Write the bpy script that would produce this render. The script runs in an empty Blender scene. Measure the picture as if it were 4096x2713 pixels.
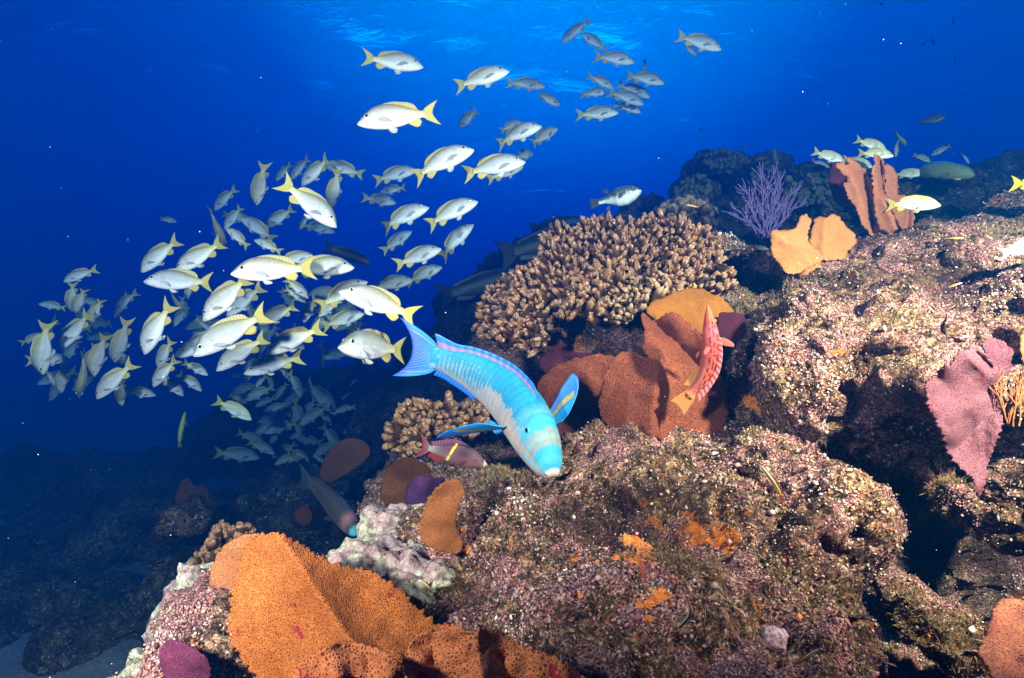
import bpy, bmesh, math, random
import numpy as np
from mathutils import Vector, Matrix
from mathutils.geometry import delaunay_2d_cdt

random.seed(7); RNG = np.random.default_rng(7)
SC = bpy.context.scene
COL = SC.collection
R = math.radians

# ------------------------------------------------------------------ camera, water light, strobes, exposure
HF = R(80); K = 2*math.tan(HF/2)/4096; CAMZ = 1.5     # K: metres per photo pixel at one metre
cam_d = bpy.data.cameras.new('camera'); cam = bpy.data.objects.new('camera', cam_d); COL.objects.link(cam)
cam.location = (0, 0, CAMZ); cam.rotation_euler = (R(90), 0, 0)
cam_d.sensor_fit = 'HORIZONTAL'; cam_d.angle = HF; cam_d.clip_start = 0.02; cam_d.clip_end = 300
SC.camera = cam
SC.view_settings.view_transform = 'Standard'; SC.view_settings.look = 'None'
SC.view_settings.exposure = 0; SC.view_settings.gamma = 1; SC.view_settings.use_curve_mapping = False
cy = SC.cycles
cy.use_denoising = True; cy.max_bounces = 6; cy.diffuse_bounces = 2; cy.glossy_bounces = 2
cy.transmission_bounces = 2; cy.volume_bounces = 1; cy.transparent_max_bounces = 24
cy.caustics_reflective = False; cy.caustics_refractive = False; cy.sample_clamp_indirect = 4

FR = {'V': (0, 0, 4096/2367), 'A': (0, 0, 1400/2360), 'B': (1350, 0, 1400/2360), 'C': (2700, 0, 1396/2354),
      'D': (0, 900, 1400/2360), 'E': (1350, 900, 1400/2360), 'F': (2700, 900, 1396/2354),
      'G': (0, 1780, 1400/2353), 'H': (1350, 1780, 1400/2353), 'I': (2700, 1780, 1396/2346),
      'J': (850, 1350, 800/2367), 'L': (1000, 950, 700/2366), 'P': (1550, 1280, 750/1729),
      'Q': (2050, 1100, 950/2128), 'S': (1850, 780, 1100/2368), 'T': (3100, 450, 996/2231)}
def src(f, x, y):
    ox, oy, s = FR[f]; return ox + x*s, oy + y*s
def at(sx, sy, d):
    return Vector(((sx-2048)*K*d, d, CAMZ-(sy-1356.5)*K*d))
def atv(f, x, y, d): return at(*src(f, x, y), d)

GLOW = at(2200, -500, 1.0) - Vector((0, 0, CAMZ)); GLOW.normalize()   # where the sunlit surface glows
W = bpy.data.worlds.new('World'); SC.world = W; W.use_nodes = True
wn, wl = W.node_tree.nodes, W.node_tree.links; wn.clear()
w_out = wn.new('ShaderNodeOutputWorld'); w_bg = wn.new('ShaderNodeBackground')
w_tc = wn.new('ShaderNodeTexCoord'); w_sep = wn.new('ShaderNodeSeparateXYZ'); w_ramp = wn.new('ShaderNodeValToRGB')
w_dot = wn.new('ShaderNodeVectorMath'); w_dot.operation = 'DOT_PRODUCT'; w_dot.inputs[1].default_value = GLOW
w_mr = wn.new('ShaderNodeMapRange'); w_mr.inputs[1].default_value = -0.8; w_mr.inputs[2].default_value = 1.0
wl.new(w_tc.outputs['Generated'], w_dot.inputs[0]); wl.new(w_dot.outputs['Value'], w_mr.inputs[0])
wl.new(w_mr.outputs[0], w_ramp.inputs[0]); wl.new(w_ramp.outputs[0], w_bg.inputs[0]); wl.new(w_bg.outputs[0], w_out.inputs[0])
def ramp(node, stops, interp='LINEAR'):
    cr = node.color_ramp; cr.interpolation = interp
    while len(cr.elements) > 1: cr.elements.remove(cr.elements[-1])
    cr.elements[0].position = stops[0][0]; cr.elements[0].color = (*stops[0][1], 1)
    for p, c in stops[1:]:
        e = cr.elements.new(p); e.color = (*c, 1)
ramp(w_ramp, [(0.0, (0, .001, .004)), (.48, (0, .003, .016)), (.62, (0, .018, .08)), (.77, (.0, .080, .39)), (.885, (.0, .125, .62)), (.945, (.0, .30, 1.0)), (1.0, (.0, 1.4, 2.4))])
w_bg.inputs[1].default_value = 1.7

def lamp(name, kind, loc, aim, power, color, **kw):
    ld = bpy.data.lights.new(name, kind); ld.energy = power; ld.color = color
    for k, v in kw.items(): setattr(ld, k, v)
    o = bpy.data.objects.new(name, ld); COL.objects.link(o); o.location = loc
    o.rotation_euler = (Vector(aim)-Vector(loc)).to_track_quat('-Z', 'Y').to_euler()
    return o
sun = lamp('sun', 'SUN', (0, 0, 9), Vector((0, 0, 9))-GLOW, 1.2, (.06, .60, 1.0), angle=R(12))
# the two flashes of the diver's camera, on arms to its left and right
lamp('strobe', 'SPOT', (-.80, .15, 1.66), atv('V', 380, 760, 3.0), 700, (1, .76, .66), spot_size=R(166), spot_blend=1, shadow_soft_size=.05)
lamp('strobe', 'SPOT', (1.32, .38, 2.2), atv('V', 2040, 560, 2.0), 1600, (1, .69, .47), spot_size=R(132), spot_blend=1, shadow_soft_size=.05)

# ------------------------------------------------------------------ helpers
def tag(o, label=None, cat=None, group=None, kind=None):
    if label: o['label'] = label
    if cat: o['category'] = cat
    if group: o['group'] = group
    if kind: o['kind'] = kind
    return o
def empty(name, loc=(0, 0, 0)):
    o = bpy.data.objects.new(name, None); COL.objects.link(o); o.location = loc; o.empty_display_size = .05
    return o
def make_mesh(name, V, F, mat=None, col=None, smooth=True, uv=None):
    me = bpy.data.meshes.new(name)
    V = np.asarray(V, dtype=np.float32)
    if isinstance(F, np.ndarray):
        n, k = F.shape
        me.vertices.add(len(V)); me.vertices.foreach_set('co', V.ravel())
        me.loops.add(n*k); me.loops.foreach_set('vertex_index', F.ravel().astype(np.int32))
        me.polygons.add(n); me.polygons.foreach_set('loop_start', np.arange(0, n*k, k, dtype=np.int32))
        me.update(calc_edges=True)
    else:
        me.from_pydata(V.tolist(), [], F); me.update()
    me.validate()
    if smooth: me.polygons.foreach_set('use_smooth', np.ones(len(me.polygons), dtype=bool))
    if col is not None:
        a = me.attributes.new('Col', 'FLOAT_COLOR', 'POINT')
        c = np.ones((len(V), 4), dtype=np.float32); c[:, :3] = col; a.data.foreach_set('color', c.ravel())
    if uv is not None:
        a = me.attributes.new('skin', 'FLOAT_VECTOR', 'POINT')
        c = np.zeros((len(V), 3), dtype=np.float32); c[:, :uv.shape[1]] = uv; a.data.foreach_set('vector', c.ravel())
    if mat:
        for m in (mat if isinstance(mat, (list, tuple)) else [mat]): me.materials.append(m)
    return me
def link(name, me, parent=None):
    o = bpy.data.objects.new(name, me); COL.objects.link(o)
    if parent: o.parent = parent
    return o

# numpy noise
def _h(ix, iy, iz, seed):
    h = (ix.astype(np.uint32)*np.uint32(374761393) + iy.astype(np.uint32)*np.uint32(668265263) + iz.astype(np.uint32)*np.uint32(2147483647 ^ 0x5bd1e995) + np.uint32(seed*1274126177 & 0xffffffff))
    h = (h ^ (h >> np.uint32(13)))*np.uint32(1274126177); h = (h ^ (h >> np.uint32(15)))*np.uint32(2246822519)
    return (h ^ (h >> np.uint32(16))).astype(np.float64)/4294967296.0
def vnoise(p, seed=0):
    i = np.floor(p).astype(np.int64); f = p-i; u = f*f*f*(f*(f*6-15)+10)
    r = 0
    for a in (0, 1):
        for b in (0, 1):
            for c in (0, 1):
                w = (u[:, 0] if a else 1-u[:, 0])*(u[:, 1] if b else 1-u[:, 1])*(u[:, 2] if c else 1-u[:, 2])
                r = r+w*_h(i[:, 0]+a, i[:, 1]+b, i[:, 2]+c, seed)
    return r*2-1
def fbm(p, octv=4, seed=0, gain=.5, lac=2.03):
    r = 0; a = 1.0; q = p.copy()
    for o in range(octv):
        r = r+a*vnoise(q, seed+o); q = q*lac+13.7; a *= gain
    return r
def worley(p, seed=0):
    i = np.floor(p).astype(np.int64)
    f1 = np.full(len(p), 9.); f2 = np.full(len(p), 9.); idr = np.zeros(len(p))
    for a in (-1, 0, 1):
        for b in (-1, 0, 1):
            for c in (-1, 0, 1):
                x, y, z = i[:, 0]+a, i[:, 1]+b, i[:, 2]+c
                r0 = _h(x, y, z, seed)
                d = np.sqrt((x+r0-p[:, 0])**2 + (y+_h(x, y, z, seed+1)-p[:, 1])**2 + (z+_h(x, y, z, seed+2)-p[:, 2])**2)
                m = d < f1
                f2 = np.where(m, f1, np.minimum(f2, d)); idr = np.where(m, r0, idr); f1 = np.where(m, d, f1)
    return f1, f2, idr

# node material builder
class NM:
    def __init__(s, name):
        s.m = bpy.data.materials.new(name); s.m.use_nodes = True
        s.t = s.m.node_tree; s.t.nodes.clear()
        s.out = s.t.nodes.new('ShaderNodeOutputMaterial'); s.tc = None
    def n(s, typ, ins=None, **kw):
        nd = s.t.nodes.new('ShaderNode'+typ)
        for k, v in kw.items(): setattr(nd, k, v)
        for k, v in (ins or {}).items(): s.set(nd, k, v)
        return nd
    def set(s, nd, k, v):
        inp = nd.inputs[k]
        if isinstance(v, bpy.types.NodeSocket): s.t.links.new(v, inp)
        elif isinstance(v, bpy.types.Node): s.t.links.new(v.outputs[0], inp)
        else:
            if isinstance(v, tuple) and len(v) == 3 and inp.type == 'RGBA': v = (*v, 1)
            inp.default_value = v
    def obj(s):
        if not s.tc: s.tc = s.n('TexCoord')
        return s.tc.outputs['Object']
    def noise(s, scale, detail=4, rough=.55, vec=None, dist=0):
        return s.n('TexNoise', {'Vector': vec or s.obj(), 'Scale': scale, 'Detail': detail, 'Roughness': rough, 'Distortion': dist})
    def vor(s, scale, feature='F1', vec=None, rnd=1):
        return s.n('TexVoronoi', {'Vector': vec or s.obj(), 'Scale': scale, 'Randomness': rnd}, feature=feature)
    def ramp(s, fac, stops, interp='LINEAR'):
        nd = s.n('ValToRGB', {0: fac}); ramp(nd, [(p, c if isinstance(c, tuple) else (c, c, c)) for p, c in stops], interp); return nd.outputs[0]
    def mix(s, fac, a, b, mode='MIX'):
        nd = s.n('Mix', data_type='RGBA', blend_type=mode)
        s.set(nd, 0, fac); s.set(nd, 6, a); s.set(nd, 7, b); return nd.outputs[2]
    def math(s, op, a, b=0.0, c=None):
        nd = s.n('Math', {0: a, 1: b}, operation=op)
        if c is not None: s.set(nd, 2, c)
        return nd.outputs[0]
    def attr(s, name): return s.n('Attribute', attribute_name=name)
    def bump(s, h, strength=.5, dist=.01, normal=None):
        ins = {'Height': h, 'Strength': strength, 'Distance': dist}
        if normal: ins['Normal'] = normal
        return s.n('Bump', ins).outputs[0]
    def bsdf(s, **ins):
        nd = s.n('BsdfPrincipled')
        for k, v in ins.items(): s.set(nd, k.replace('_', ' '), v)
        return nd
    def done(s, sh, vol=None):
        if sh is not None: s.t.links.new(sh.outputs[0] if isinstance(sh, bpy.types.Node) else sh, s.out.inputs[0])
        if vol is not None: s.t.links.new(vol.outputs[0], s.out.inputs[1])
        return s.m
# ------------------------------------------------------------------ water: haze volume and rippled surface
def build_water():
    m = NM('sea_water')
    vol = m.n('VolumePrincipled', {'Color': (.0, .085, .29, 1), 'Density': .22, 'Anisotropy': .66, 'Absorption Color': (.0, .267, .76, 1)})
    mat = m.done(None, vol)
    x0, x1, y0, y1, z0, z1 = -60, 60, -8, 70, -1.6, 6.4
    V = [(x, y, z) for x in (x0, x1) for y in (y0, y1) for z in (z0, z1)]
    F = [(0, 1, 3, 2), (4, 6, 7, 5), (0, 4, 5, 1), (2, 3, 7, 6), (0, 2, 6, 4), (1, 5, 7, 3)]
    tag(link('haze', make_mesh('haze', V, F, mat, smooth=False)), 'blue sea water that fades far things', 'water haze', kind='stuff')
    # surface seen from below
    nx, ny = 420, 330
    u = np.linspace(-1, 1, nx); xs = 58*np.sign(u)*(.28*abs(u)+.72*abs(u)**3); ys = -7+76*(.25*np.linspace(0, 1, ny)+.75*np.linspace(0, 1, ny)**2.5)
    X, Y = np.meshgrid(xs, ys); P = np.stack([X.ravel(), Y.ravel(), np.zeros(X.size)], 1)
    h = .10*fbm(P*np.array([.5, .8, 1]), 4, 31) + .035*fbm(P*np.array([1.6, 2.6, 1]), 3, 35)
    P[:, 2] = 5.6+h
    I = np.arange(nx*ny).reshape(ny, nx)
    F = np.stack([I[:-1, :-1].ravel(), I[:-1, 1:].ravel(), I[1:, 1:].ravel(), I[1:, :-1].ravel()], 1)
    m = NM('water_surface')
    v = m.n('Mapping', {'Vector': m.obj(), 'Scale': (1, 1.8, 1)}).outputs[0]
    b = m.bump(m.noise(1.3, 6, .58, v, .3), .27, .30)
    fr = m.math('MULTIPLY', m.n('Fresnel', {'IOR': 1.33, 'Normal': b}), .68)
    g = m.n('BsdfGlossy', {'Color': (.8, .9, 1, 1), 'Roughness': .3, 'Normal': b})
    t = m.n('BsdfTransparent', {'Color': (.85, .95, 1, 1)})
    mx = m.n('MixShader', {0: fr, 1: t, 2: g})
    tag(link('water_surface', make_mesh('water_surface', P, F, m.done(mx))), kind='structure')
build_water()

# ------------------------------------------------------------------ reef rock
def reef_mat(name, base=1.0, orange=.64, pink=.48, olive=.55, fine=1.0, cool=0.0):
    m = NM(name)
    co = m.obj()
    w = m.n('VectorMath', {0: m.noise(14, 3).outputs['Color'], 1: (.05, .05, .05)}, operation='MULTIPLY').outputs[0]
    wc = m.n('VectorMath', {0: co, 1: w}, operation='ADD').outputs[0]
    n2 = m.noise(44*fine, 10, .70, wc)
    n3 = m.noise(240*fine, 4, .7, wc)
    big = m.noise(5.5, 4, .6, wc)
    t = m.math('ADD', m.math('MULTIPLY', n2, .62), m.math('MULTIPLY', n3, .38))
    c = m.ramp(t, [(.41, (.008, .006, .004)), (.46, (.05, .03, .015)), (.51, (.19, .12, .07)), (.56, (.40, .275, .175)), (.62, (.64, .48, .35)), (.70, (.88, .80, .70))])  # near-black low stops paint the shade of pits and crevices into the rock
    # pink and purple crusts
    pk = m.ramp(m.noise(8.5, 5, .65, wc), [(pink, 0.), (pink+.05, .8)])
    pcol = m.ramp(n3, [(.40, (.035, .010, .016)), (.48, (.26, .10, .13)), (.56, (.58, .33, .34)), (.66, (.86, .70, .68))])
    c = m.mix(pk, c, pcol)
    # olive turf
    ol = m.ramp(m.noise(6.3, 6, .7, m.n('Mapping', {'Vector': wc, 'Location': (3, 1, 7)}).outputs[0]), [(olive, 0.), (olive+.06, .75)])
    ocol = m.ramp(n3, [(.36, (.022, .015, .006)), (.5, (.17, .125, .05)), (.64, (.40, .31, .16))])
    c = m.mix(ol, c, ocol)
    # speckle by cells
    vc = m.vor(210*fine, vec=wc)
    sep = m.n('SeparateColor', {0: vc.outputs['Color']})
    spk = m.ramp(sep.outputs[0], [(0, .25), (.5, .9), (.85, 1.25), (1., 1.7)])
    c = m.mix(1.0, c, spk, 'MULTIPLY')
    wh = m.ramp(sep.outputs[1], [(.955, 0.), (.965, .8)])
    c = m.mix(wh, c, (.78, .70, .64))
    ogm = m.ramp(sep.outputs[2], [(.965, 0.), (.975, .7)])
    c = m.mix(ogm, c, (.55, .16, .035))
    # orange sponge crust
    og = m.ramp(m.noise(7.2, 5, .62, m.n('Mapping', {'Vector': wc, 'Location': (9, 4, 2)}).outputs[0]), [(orange, 0.), (orange+.025, 1.)])
    c = m.mix(og, c, m.ramp(n3, [(.35, (.40, .09, .01)), (.55, (.80, .26, .03)), (.7, (.95, .45, .10))]))
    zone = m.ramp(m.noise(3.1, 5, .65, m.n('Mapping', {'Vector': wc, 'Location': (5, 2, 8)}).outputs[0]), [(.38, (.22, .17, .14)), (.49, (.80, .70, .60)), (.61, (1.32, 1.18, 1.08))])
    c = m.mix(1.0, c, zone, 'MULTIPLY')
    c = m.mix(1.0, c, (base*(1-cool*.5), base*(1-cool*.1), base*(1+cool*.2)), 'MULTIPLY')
    b = m.bump(n2, 1.0, .05/fine)
    b = m.bump(vc.outputs['Distance'], .55, .012/fine, b)
    b = m.bump(n3, .8, .008/fine, b)
    return m.done(m.bsdf(Base_Color=c, Roughness=.85, Normal=b, Specular_IOR_Level=.25))
_ICO = {}
def ico(sub):
    if sub not in _ICO:
        bm = bmesh.new(); bmesh.ops.create_icosphere(bm, subdivisions=sub, radius=1)
        _ICO[sub] = (np.array([v.co[:] for v in bm.verts]), np.array([[v.index for v in f.verts] for f in bm.faces])); bm.free()
    return _ICO[sub]
def union(blobs, voxel, smooth_it=4):
    V, F = ico(4); AV, AF = [], []; off = 0
    for k, (vx, vy, d, rx, ry, rz) in enumerate(blobs):
        c = atv('V', vx, vy, d); px = K*FR['V'][2]*d
        q = V*np.array([rx*px, rz, ry*px])
        q = q*(1+.16*fbm(V*1.7+k*5.1, 3, 50+k))[:, None]
        AV.append(q+np.array(c)); AF.append(F+off); off += len(V)
    me = make_mesh('tmp', np.concatenate(AV), np.concatenate(AF)); o = link('tmp', me)
    r = o.modifiers.new('r', 'REMESH'); r.mode = 'VOXEL'; r.voxel_size = voxel
    s = o.modifiers.new('s', 'SMOOTH'); s.iterations = smooth_it; s.factor = .6
    dg = bpy.context.evaluated_depsgraph_get(); dg.update()
    out = bpy.data.meshes.new_from_object(o.evaluated_get(dg))
    bpy.data.objects.remove(o); bpy.data.meshes.remove(me)
    return out
def displace(me, fn, times=1):
    n = len(me.vertices); P = np.empty(n*3, np.float32); me.vertices.foreach_get('co', P); P = P.reshape(-1, 3).astype(float)
    N = np.empty(n*3, np.float32); me.vertex_normals.foreach_get('vector', N); N = N.reshape(-1, 3).astype(float)
    P = P+N*fn(P, N)[:, None]
    me.vertices.foreach_set('co', P.astype(np.float32).ravel()); me.update()
    me.polygons.foreach_set('use_smooth', np.ones(len(me.polygons), bool))
    return P
def rock_disp(s=1.0, big=.05, mid=.028, fine=.009):
    def f(P, N):
        r = big*fbm(P*4.2/s, 4, 3)
        f1, f2, _ = worley(P*11/s+2.*fbm(P*3/s, 2, 8)[:, None]*.3, 11); r = r+mid*(.9-1.6*f1)
        f1, f2, idr = worley(P*32/s, 17); r = r+mid*.42*(.6-f1)*(.3+1.2*idr)
        r = r-mid*1.1*np.clip(vnoise(P*16/s, 23)-.25, 0, 1)
        return r+fine*fbm(P*45/s, 3, 29)
    return f
NEAR = [
 (1500,1540,1.12,520,230,.34),(1250,1340,1.42,330,190,.38),(1480,1190,1.55,320,140,.33),(1160,1190,1.62,120,100,.22),
 (1560,1105,1.70,260,88,.28),(1480,1060,1.8,150,50,.2),(520,1500,1.30,135,150,.22),(345,1590,1.2,90,60,.13),(760,1500,1.42,300,190,.28),(1020,1400,1.45,200,130,.3),
 (2010,885,1.95,290,180,.45),(1900,790,1.98,190,130,.40),(1805,900,1.82,100,180,.28),(2200,770,1.95,250,115,.45),(2370,730,1.75,180,105,.40),
 (2150,660,2.45,340,110,.60),(2330,575,2.95,250,88,.55),(2050,670,2.25,220,75,.40),(1760,665,2.85,230,90,.45),
 (1770,1150,1.58,150,165,.40),(2070,985,1.82,180,110,.26),(2080,1130,2.2,220,220,.30),(2120,1290,2.15,240,190,.25),(2185,1455,1.25,100,55,.13),(1720,1340,1.28,230,120,.30),
 (1760,1580,1.0,340,110,.22),(2330,1250,2.5,260,360,.30),(2262,1165,1.50,60,72,.22),(2330,1120,1.6,70,60,.25),(2010,1420,2.3,330,280,.25),(2200,1620,1.35,300,70,.25),
 (1400,780,2.85,300,100,.36),(1500,900,2.65,360,190,.35),(1200,1020,2.7,160,120,.30),(1010,1130,2.35,150,75,.28),(1650,780,2.6,160,120,.35)]
def build_near():
    me = union(NEAR, .0085, 3)
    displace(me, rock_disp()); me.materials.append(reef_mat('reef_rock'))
    o = link('reef_slope', me); tag(o, kind='structure'); return o
reef = build_near()
FARB = [
 (900,1060,7.6,480,190,1.2),(1120,890,6.8,240,140,1.0),(1310,700,5.6,250,150,.8),(1210,780,5.8,200,120,.8),(1680,500,5.4,120,120,.6),(1640,420,5.4,60,55,.4),(1715,405,5.4,55,50,.4),
 (1860,480,4.9,200,75,.7),(2120,480,4.4,330,50,.7),(2290,440,4.6,110,40,.5),(2350,400,5.0,80,42,.4),(1520,560,5.6,160,75,.6),(1480,500,5.6,40,35,.3),(1760,430,5.2,60,50,.4),(1870,440,5.0,90,45,.4),(1600,640,5.0,260,120,.7),
 (620,1120,8.0,340,90,1.2),(250,1165,6.4,330,85,.9),(60,1150,7.2,240,70,.8),(150,1240,5.4,260,60,.5),(480,1230,5.6,200,60,.5),(330,1290,4.8,200,60,.4),(80,1290,4.6,200,60,.4),(110,1400,3.5,260,62,.35),(300,1405,3.4,190,66,.3),(430,1400,3.3,120,80,.3),(60,1350,3.9,180,60,.3),(620,1420,3.0,200,90,.4),(240,1460,3.1,110,28,.2),(30,1465,3.2,60,22,.2),(40,1225,5.2,170,50,.4),(40,1110,6.2,240,60,.6),(120,1165,5.7,220,50,.5),(430,1260,4.8,260,110,.7),(120,1330,4.4,260,90,.6),(380,1370,4.1,230,75,.5),(180,1440,3.7,160,42,.35),(700,1230,4.6,220,110,.6),(640,1330,3.9,200,90,.5),
 (880,1180,4.6,200,110,.6),(20,1400,3.9,120,60,.4),(330,1300,4.6,170,90,.5),(1050,1000,5.4,250,140,.7)]
def build_far():
    me = union(FARB, .032, 2)
    displace(me, rock_disp(2.4, .12, .07, .02)); me.materials.append(reef_mat('distant_reef_rock', .75, .75, .7, .48, .5, .5))  # darker, cooler copy of the reef rock: dim blue water light put into its colour
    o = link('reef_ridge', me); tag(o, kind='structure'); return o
far = build_far()
def build_sand():
    nx, ny = 460, 420
    X, Y = np.meshgrid(np.linspace(-59, 59, nx), np.linspace(-7, 69, ny))
    P = np.stack([X.ravel(), Y.ravel(), np.zeros(X.size)], 1)
    P[:, 2] = .05*fbm(P*.9, 4, 77)+.012*fbm(P*5, 2, 78)-.02
    I = np.arange(nx*ny).reshape(ny, nx)
    F = np.stack([I[:-1, :-1].ravel(), I[:-1, 1:].ravel(), I[1:, 1:].ravel(), I[1:, :-1].ravel()], 1)
    m = NM('sand'); n = m.noise(60, 8, .75)
    c = m.ramp(n, [(.35, (.07, .07, .06)), (.5, (.13, .125, .11)), (.65, (.24, .23, .20))])
    mat = m.done(m.bsdf(Base_Color=c, Roughness=.95, Normal=m.bump(n, .6, .01)))
    tag(link('seabed', make_mesh('seabed', P, F, mat)), kind='structure')
build_sand()
# ------------------------------------------------------------------ fish
def curve(pts, s):
    pts = np.array(pts, float); x = np.linspace(pts[0, 0], pts[-1, 0], 400); y = np.interp(x, pts[:, 0], pts[:, 1])
    k = np.ones(21)/21; y2 = np.convolve(np.pad(y, 10, mode='edge'), k, 'valid')
    y2[:6] = y[:6]*.7+y2[:6]*.3
    return np.interp(s, x, y2)
class Spine:
    """bends fish space (x forward -.5...5, y left, z up): yaw(s), pitch(s), roll(s) along the body, s = .5 - x"""
    def __init__(sp, yaw=0, pitch=0, roll=0, a=.25, b=.95):
        S = np.linspace(-.1, 1.1, 241); sp.S = S
        t = np.clip((S-a)/(b-a), 0, 1); t = t*t*(3-2*t)
        sp.yaw = yaw*t; sp.pitch = pitch*t; sp.roll = roll*t
        F = np.stack([np.cos(sp.yaw)*np.cos(sp.pitch), np.sin(sp.yaw)*np.cos(sp.pitch), np.sin(sp.pitch)], 1)
        C = np.zeros((241, 3)); ds = S[1]-S[0]
        for i in range(1, 241): C[i] = C[i-1]-F[i-1]*ds
        i0 = np.argmin(abs(S-.5)); C = C-C[i0]
        L = np.stack([-np.sin(sp.yaw), np.cos(sp.yaw), 0*S], 1); U = np.cross(F, L)
        cr, sr = np.cos(sp.roll)[:, None], np.sin(sp.roll)[:, None]
        sp.C, sp.L, sp.U = C, L*cr+U*sr, U*cr-L*sr
    def __call__(sp, P):
        P = np.asarray(P, float); s = .5-P[:, 0]
        o = []
        for A in (sp.C, sp.L, sp.U): o.append(np.stack([np.interp(s, sp.S, A[:, k]) for k in range(3)], 1))
        return o[0]+o[1]*P[:, 1:2]+o[2]*P[:, 2:3]
def body_raw(prof, nx, ny, s1):
    s = np.concatenate([[0, .004, .012], np.linspace(.025, s1, nx-3)])
    top, bot, wid = (curve(prof[k], s) for k in ('top', 'bot', 'wid'))
    ph = np.linspace(0, 2*np.pi, ny, endpoint=False)
    V, UV = [], []
    for i in range(len(s)):
        mid = (top[i]+bot[i])/2; hh = (top[i]-bot[i])/2
        ex = prof.get('ex', .9)
        y = wid[i]*np.sign(np.sin(ph))*abs(np.sin(ph))**ex; z = mid+hh*np.sign(np.cos(ph))*abs(np.cos(ph))**1.0
        V.append(np.stack([np.full(ny, .5-s[i]), y, z], 1)); UV.append(np.stack([np.full(ny, s[i]), np.cos(ph), np.sin(ph)], 1))
    n = len(s); V = np.concatenate(V); UV = np.concatenate(UV)
    F = []
    for i in range(n-1):
        for j in range(ny):
            a, b = i*ny+j, i*ny+(j+1) % ny; F.append((a, b, b+ny, a+ny))
    F.append(tuple(range(ny))[::-1]); F.append(tuple(range((n-1)*ny, n*ny)))
    return V, F, UV
def sheet(P, nu, nv, t):
    """closed thin membrane from a grid of points (nu x nv x 3), thickest at v=0"""
    P = np.array(P).reshape(nu, nv, 3)
    du = np.gradient(P, axis=0); dv = np.gradient(P, axis=1); n = np.cross(du, dv); n /= np.linalg.norm(n, axis=2, keepdims=True)+1e-9
    th = t*np.linspace(1, .15, nv)[None, :, None]
    A, B = (P+n*th).reshape(-1, 3), (P-n*th).reshape(-1, 3)
    I = np.arange(nu*nv).reshape(nu, nv); J = I+nu*nv; F = []
    for i in range(nu-1):
        for j in range(nv-1):
            F.append((I[i, j], I[i+1, j], I[i+1, j+1], I[i, j+1])); F.append((J[i, j], J[i, j+1], J[i+1, j+1], J[i+1, j]))
    ring = [(i, 0) for i in range(nu)]+[(nu-1, j) for j in range(1, nv)]+[(i, nv-1) for i in range(nu-2, -1, -1)]+[(0, j) for j in range(nv-2, 0, -1)]
    for q in range(len(ring)):
        a, b = ring[q], ring[(q+1) % len(ring)]; F.append((I[a], J[a], J[b], I[b]))
    return np.concatenate([A, B]), [tuple(int(x) for x in f) for f in F]
def fin_edge(prof, which, s0, s1, hfun, rake=.3, nu=40, nv=5, t=.003):
    s = np.linspace(s0, s1, nu); base = curve(prof['top' if which > 0 else 'bot'], s)
    P = []
    for i in range(nu):
        q = i/(nu-1); h = hfun(q)
        for j in range(nv):
            v = j/(nv-1); P.append((.5-s[i]-rake*h*v, 0, base[i]-which*.012*(1-v)+which*h*v))
    uv = [(i/(nu-1), j/(nv-1)) for i in range(nu) for j in range(nv)]
    return (*sheet(P, nu, nv, t), np.array(uv+uv))
def fin_tail(x0, hb, ln, H, fork, p=1.6, nu=41, nv=10, t=.003, pinch=0):
    P = []; uv = []
    for i in range(nu):
        v = -1+2*i/(nu-1); lv = ln*(fork+(1-fork)*abs(v)**p)
        for j in range(nv):
            q = j/(nv-1); zz = hb*v*(1-q)+H*v*(q**.8)*(1-.12*q*pinch)
            P.append((x0+.015-(lv+.015)*q, 0, zz)); uv.append((v, q))
    return (*sheet(P, nu, nv, t), np.array(uv+uv))
def fin_leaf(root, direc, wdir, ln, wid, nu=15, nv=9, t=.003, curl=0, tip=.55):
    root, d, w = (np.array(a, float) for a in (root, direc, wdir)); d /= np.linalg.norm(d); w -= d*np.dot(w, d); w /= np.linalg.norm(w); n = np.cross(d, w)
    P = []; uv = []
    for i in range(nu):
        a = -1+2*i/(nu-1)
        for j in range(nv):
            q = j/(nv-1); L = ln*(1-(1-tip)*((a+1)/2)**1.5)*(1-.10*a*a); ww = wid*(.25+.75*min(1, q*1.5))
            P.append(root+d*L*q+w*ww*a*.5+n*curl*ln*q*q); uv.append((a, q))
    return (*sheet(P, nu, nv, t), np.array(uv+uv))
def lerp(a, b, t): t = np.asarray(t)[:, None]; return np.asarray(a)*(1-t)+np.asarray(b)*t
def sstep(a, b, x): t = np.clip((x-a)/(b-a), 0, 1); return t*t*(3-2*t)

def skin_mat(name, rough=.42, scales=0, trans=.0, spec=.45, var=.18):
    m = NM(name)
    c = m.attr('Col').outputs['Color']
    sk = m.attr('skin').outputs['Vector']
    nz = m.noise(22, 5, .6)
    c = m.mix(1.0, c, m.ramp(nz, [(.3, 1-var), (.7, 1+var*.6)]), 'MULTIPLY')
    rnd = m.n('ObjectInfo').outputs['Random']
    c = m.mix(1.0, c, m.ramp(rnd, [(0, (.78, .80, .86)), (.5, (.98, .98, .96)), (1, (1.12, 1.04, .94))]), 'MULTIPLY')
    nb = None
    if scales:
        mp = m.n('Mapping', {'Vector': sk, 'Scale': (scales, scales*.22, 0)}).outputs[0]
        v = m.vor(1.0, vec=mp, rnd=.25)
        c = m.mix(1.0, c, m.ramp(v.outputs['Distance'], [(.2, 1.06), (.75, .80)]), 'MULTIPLY')
        nb = m.bump(v.outputs['Distance'], .35, .004)
    ins = dict(Base_Color=c, Roughness=rough, Specular_IOR_Level=spec)
    if nb is not None: ins['Normal'] = nb
    b = m.bsdf(**ins)
    if trans:
        tr = m.n('BsdfTranslucent', {'Color': c}); b = m.n('MixShader', {0: trans, 1: b, 2: tr})
    return m.done(b)
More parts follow.
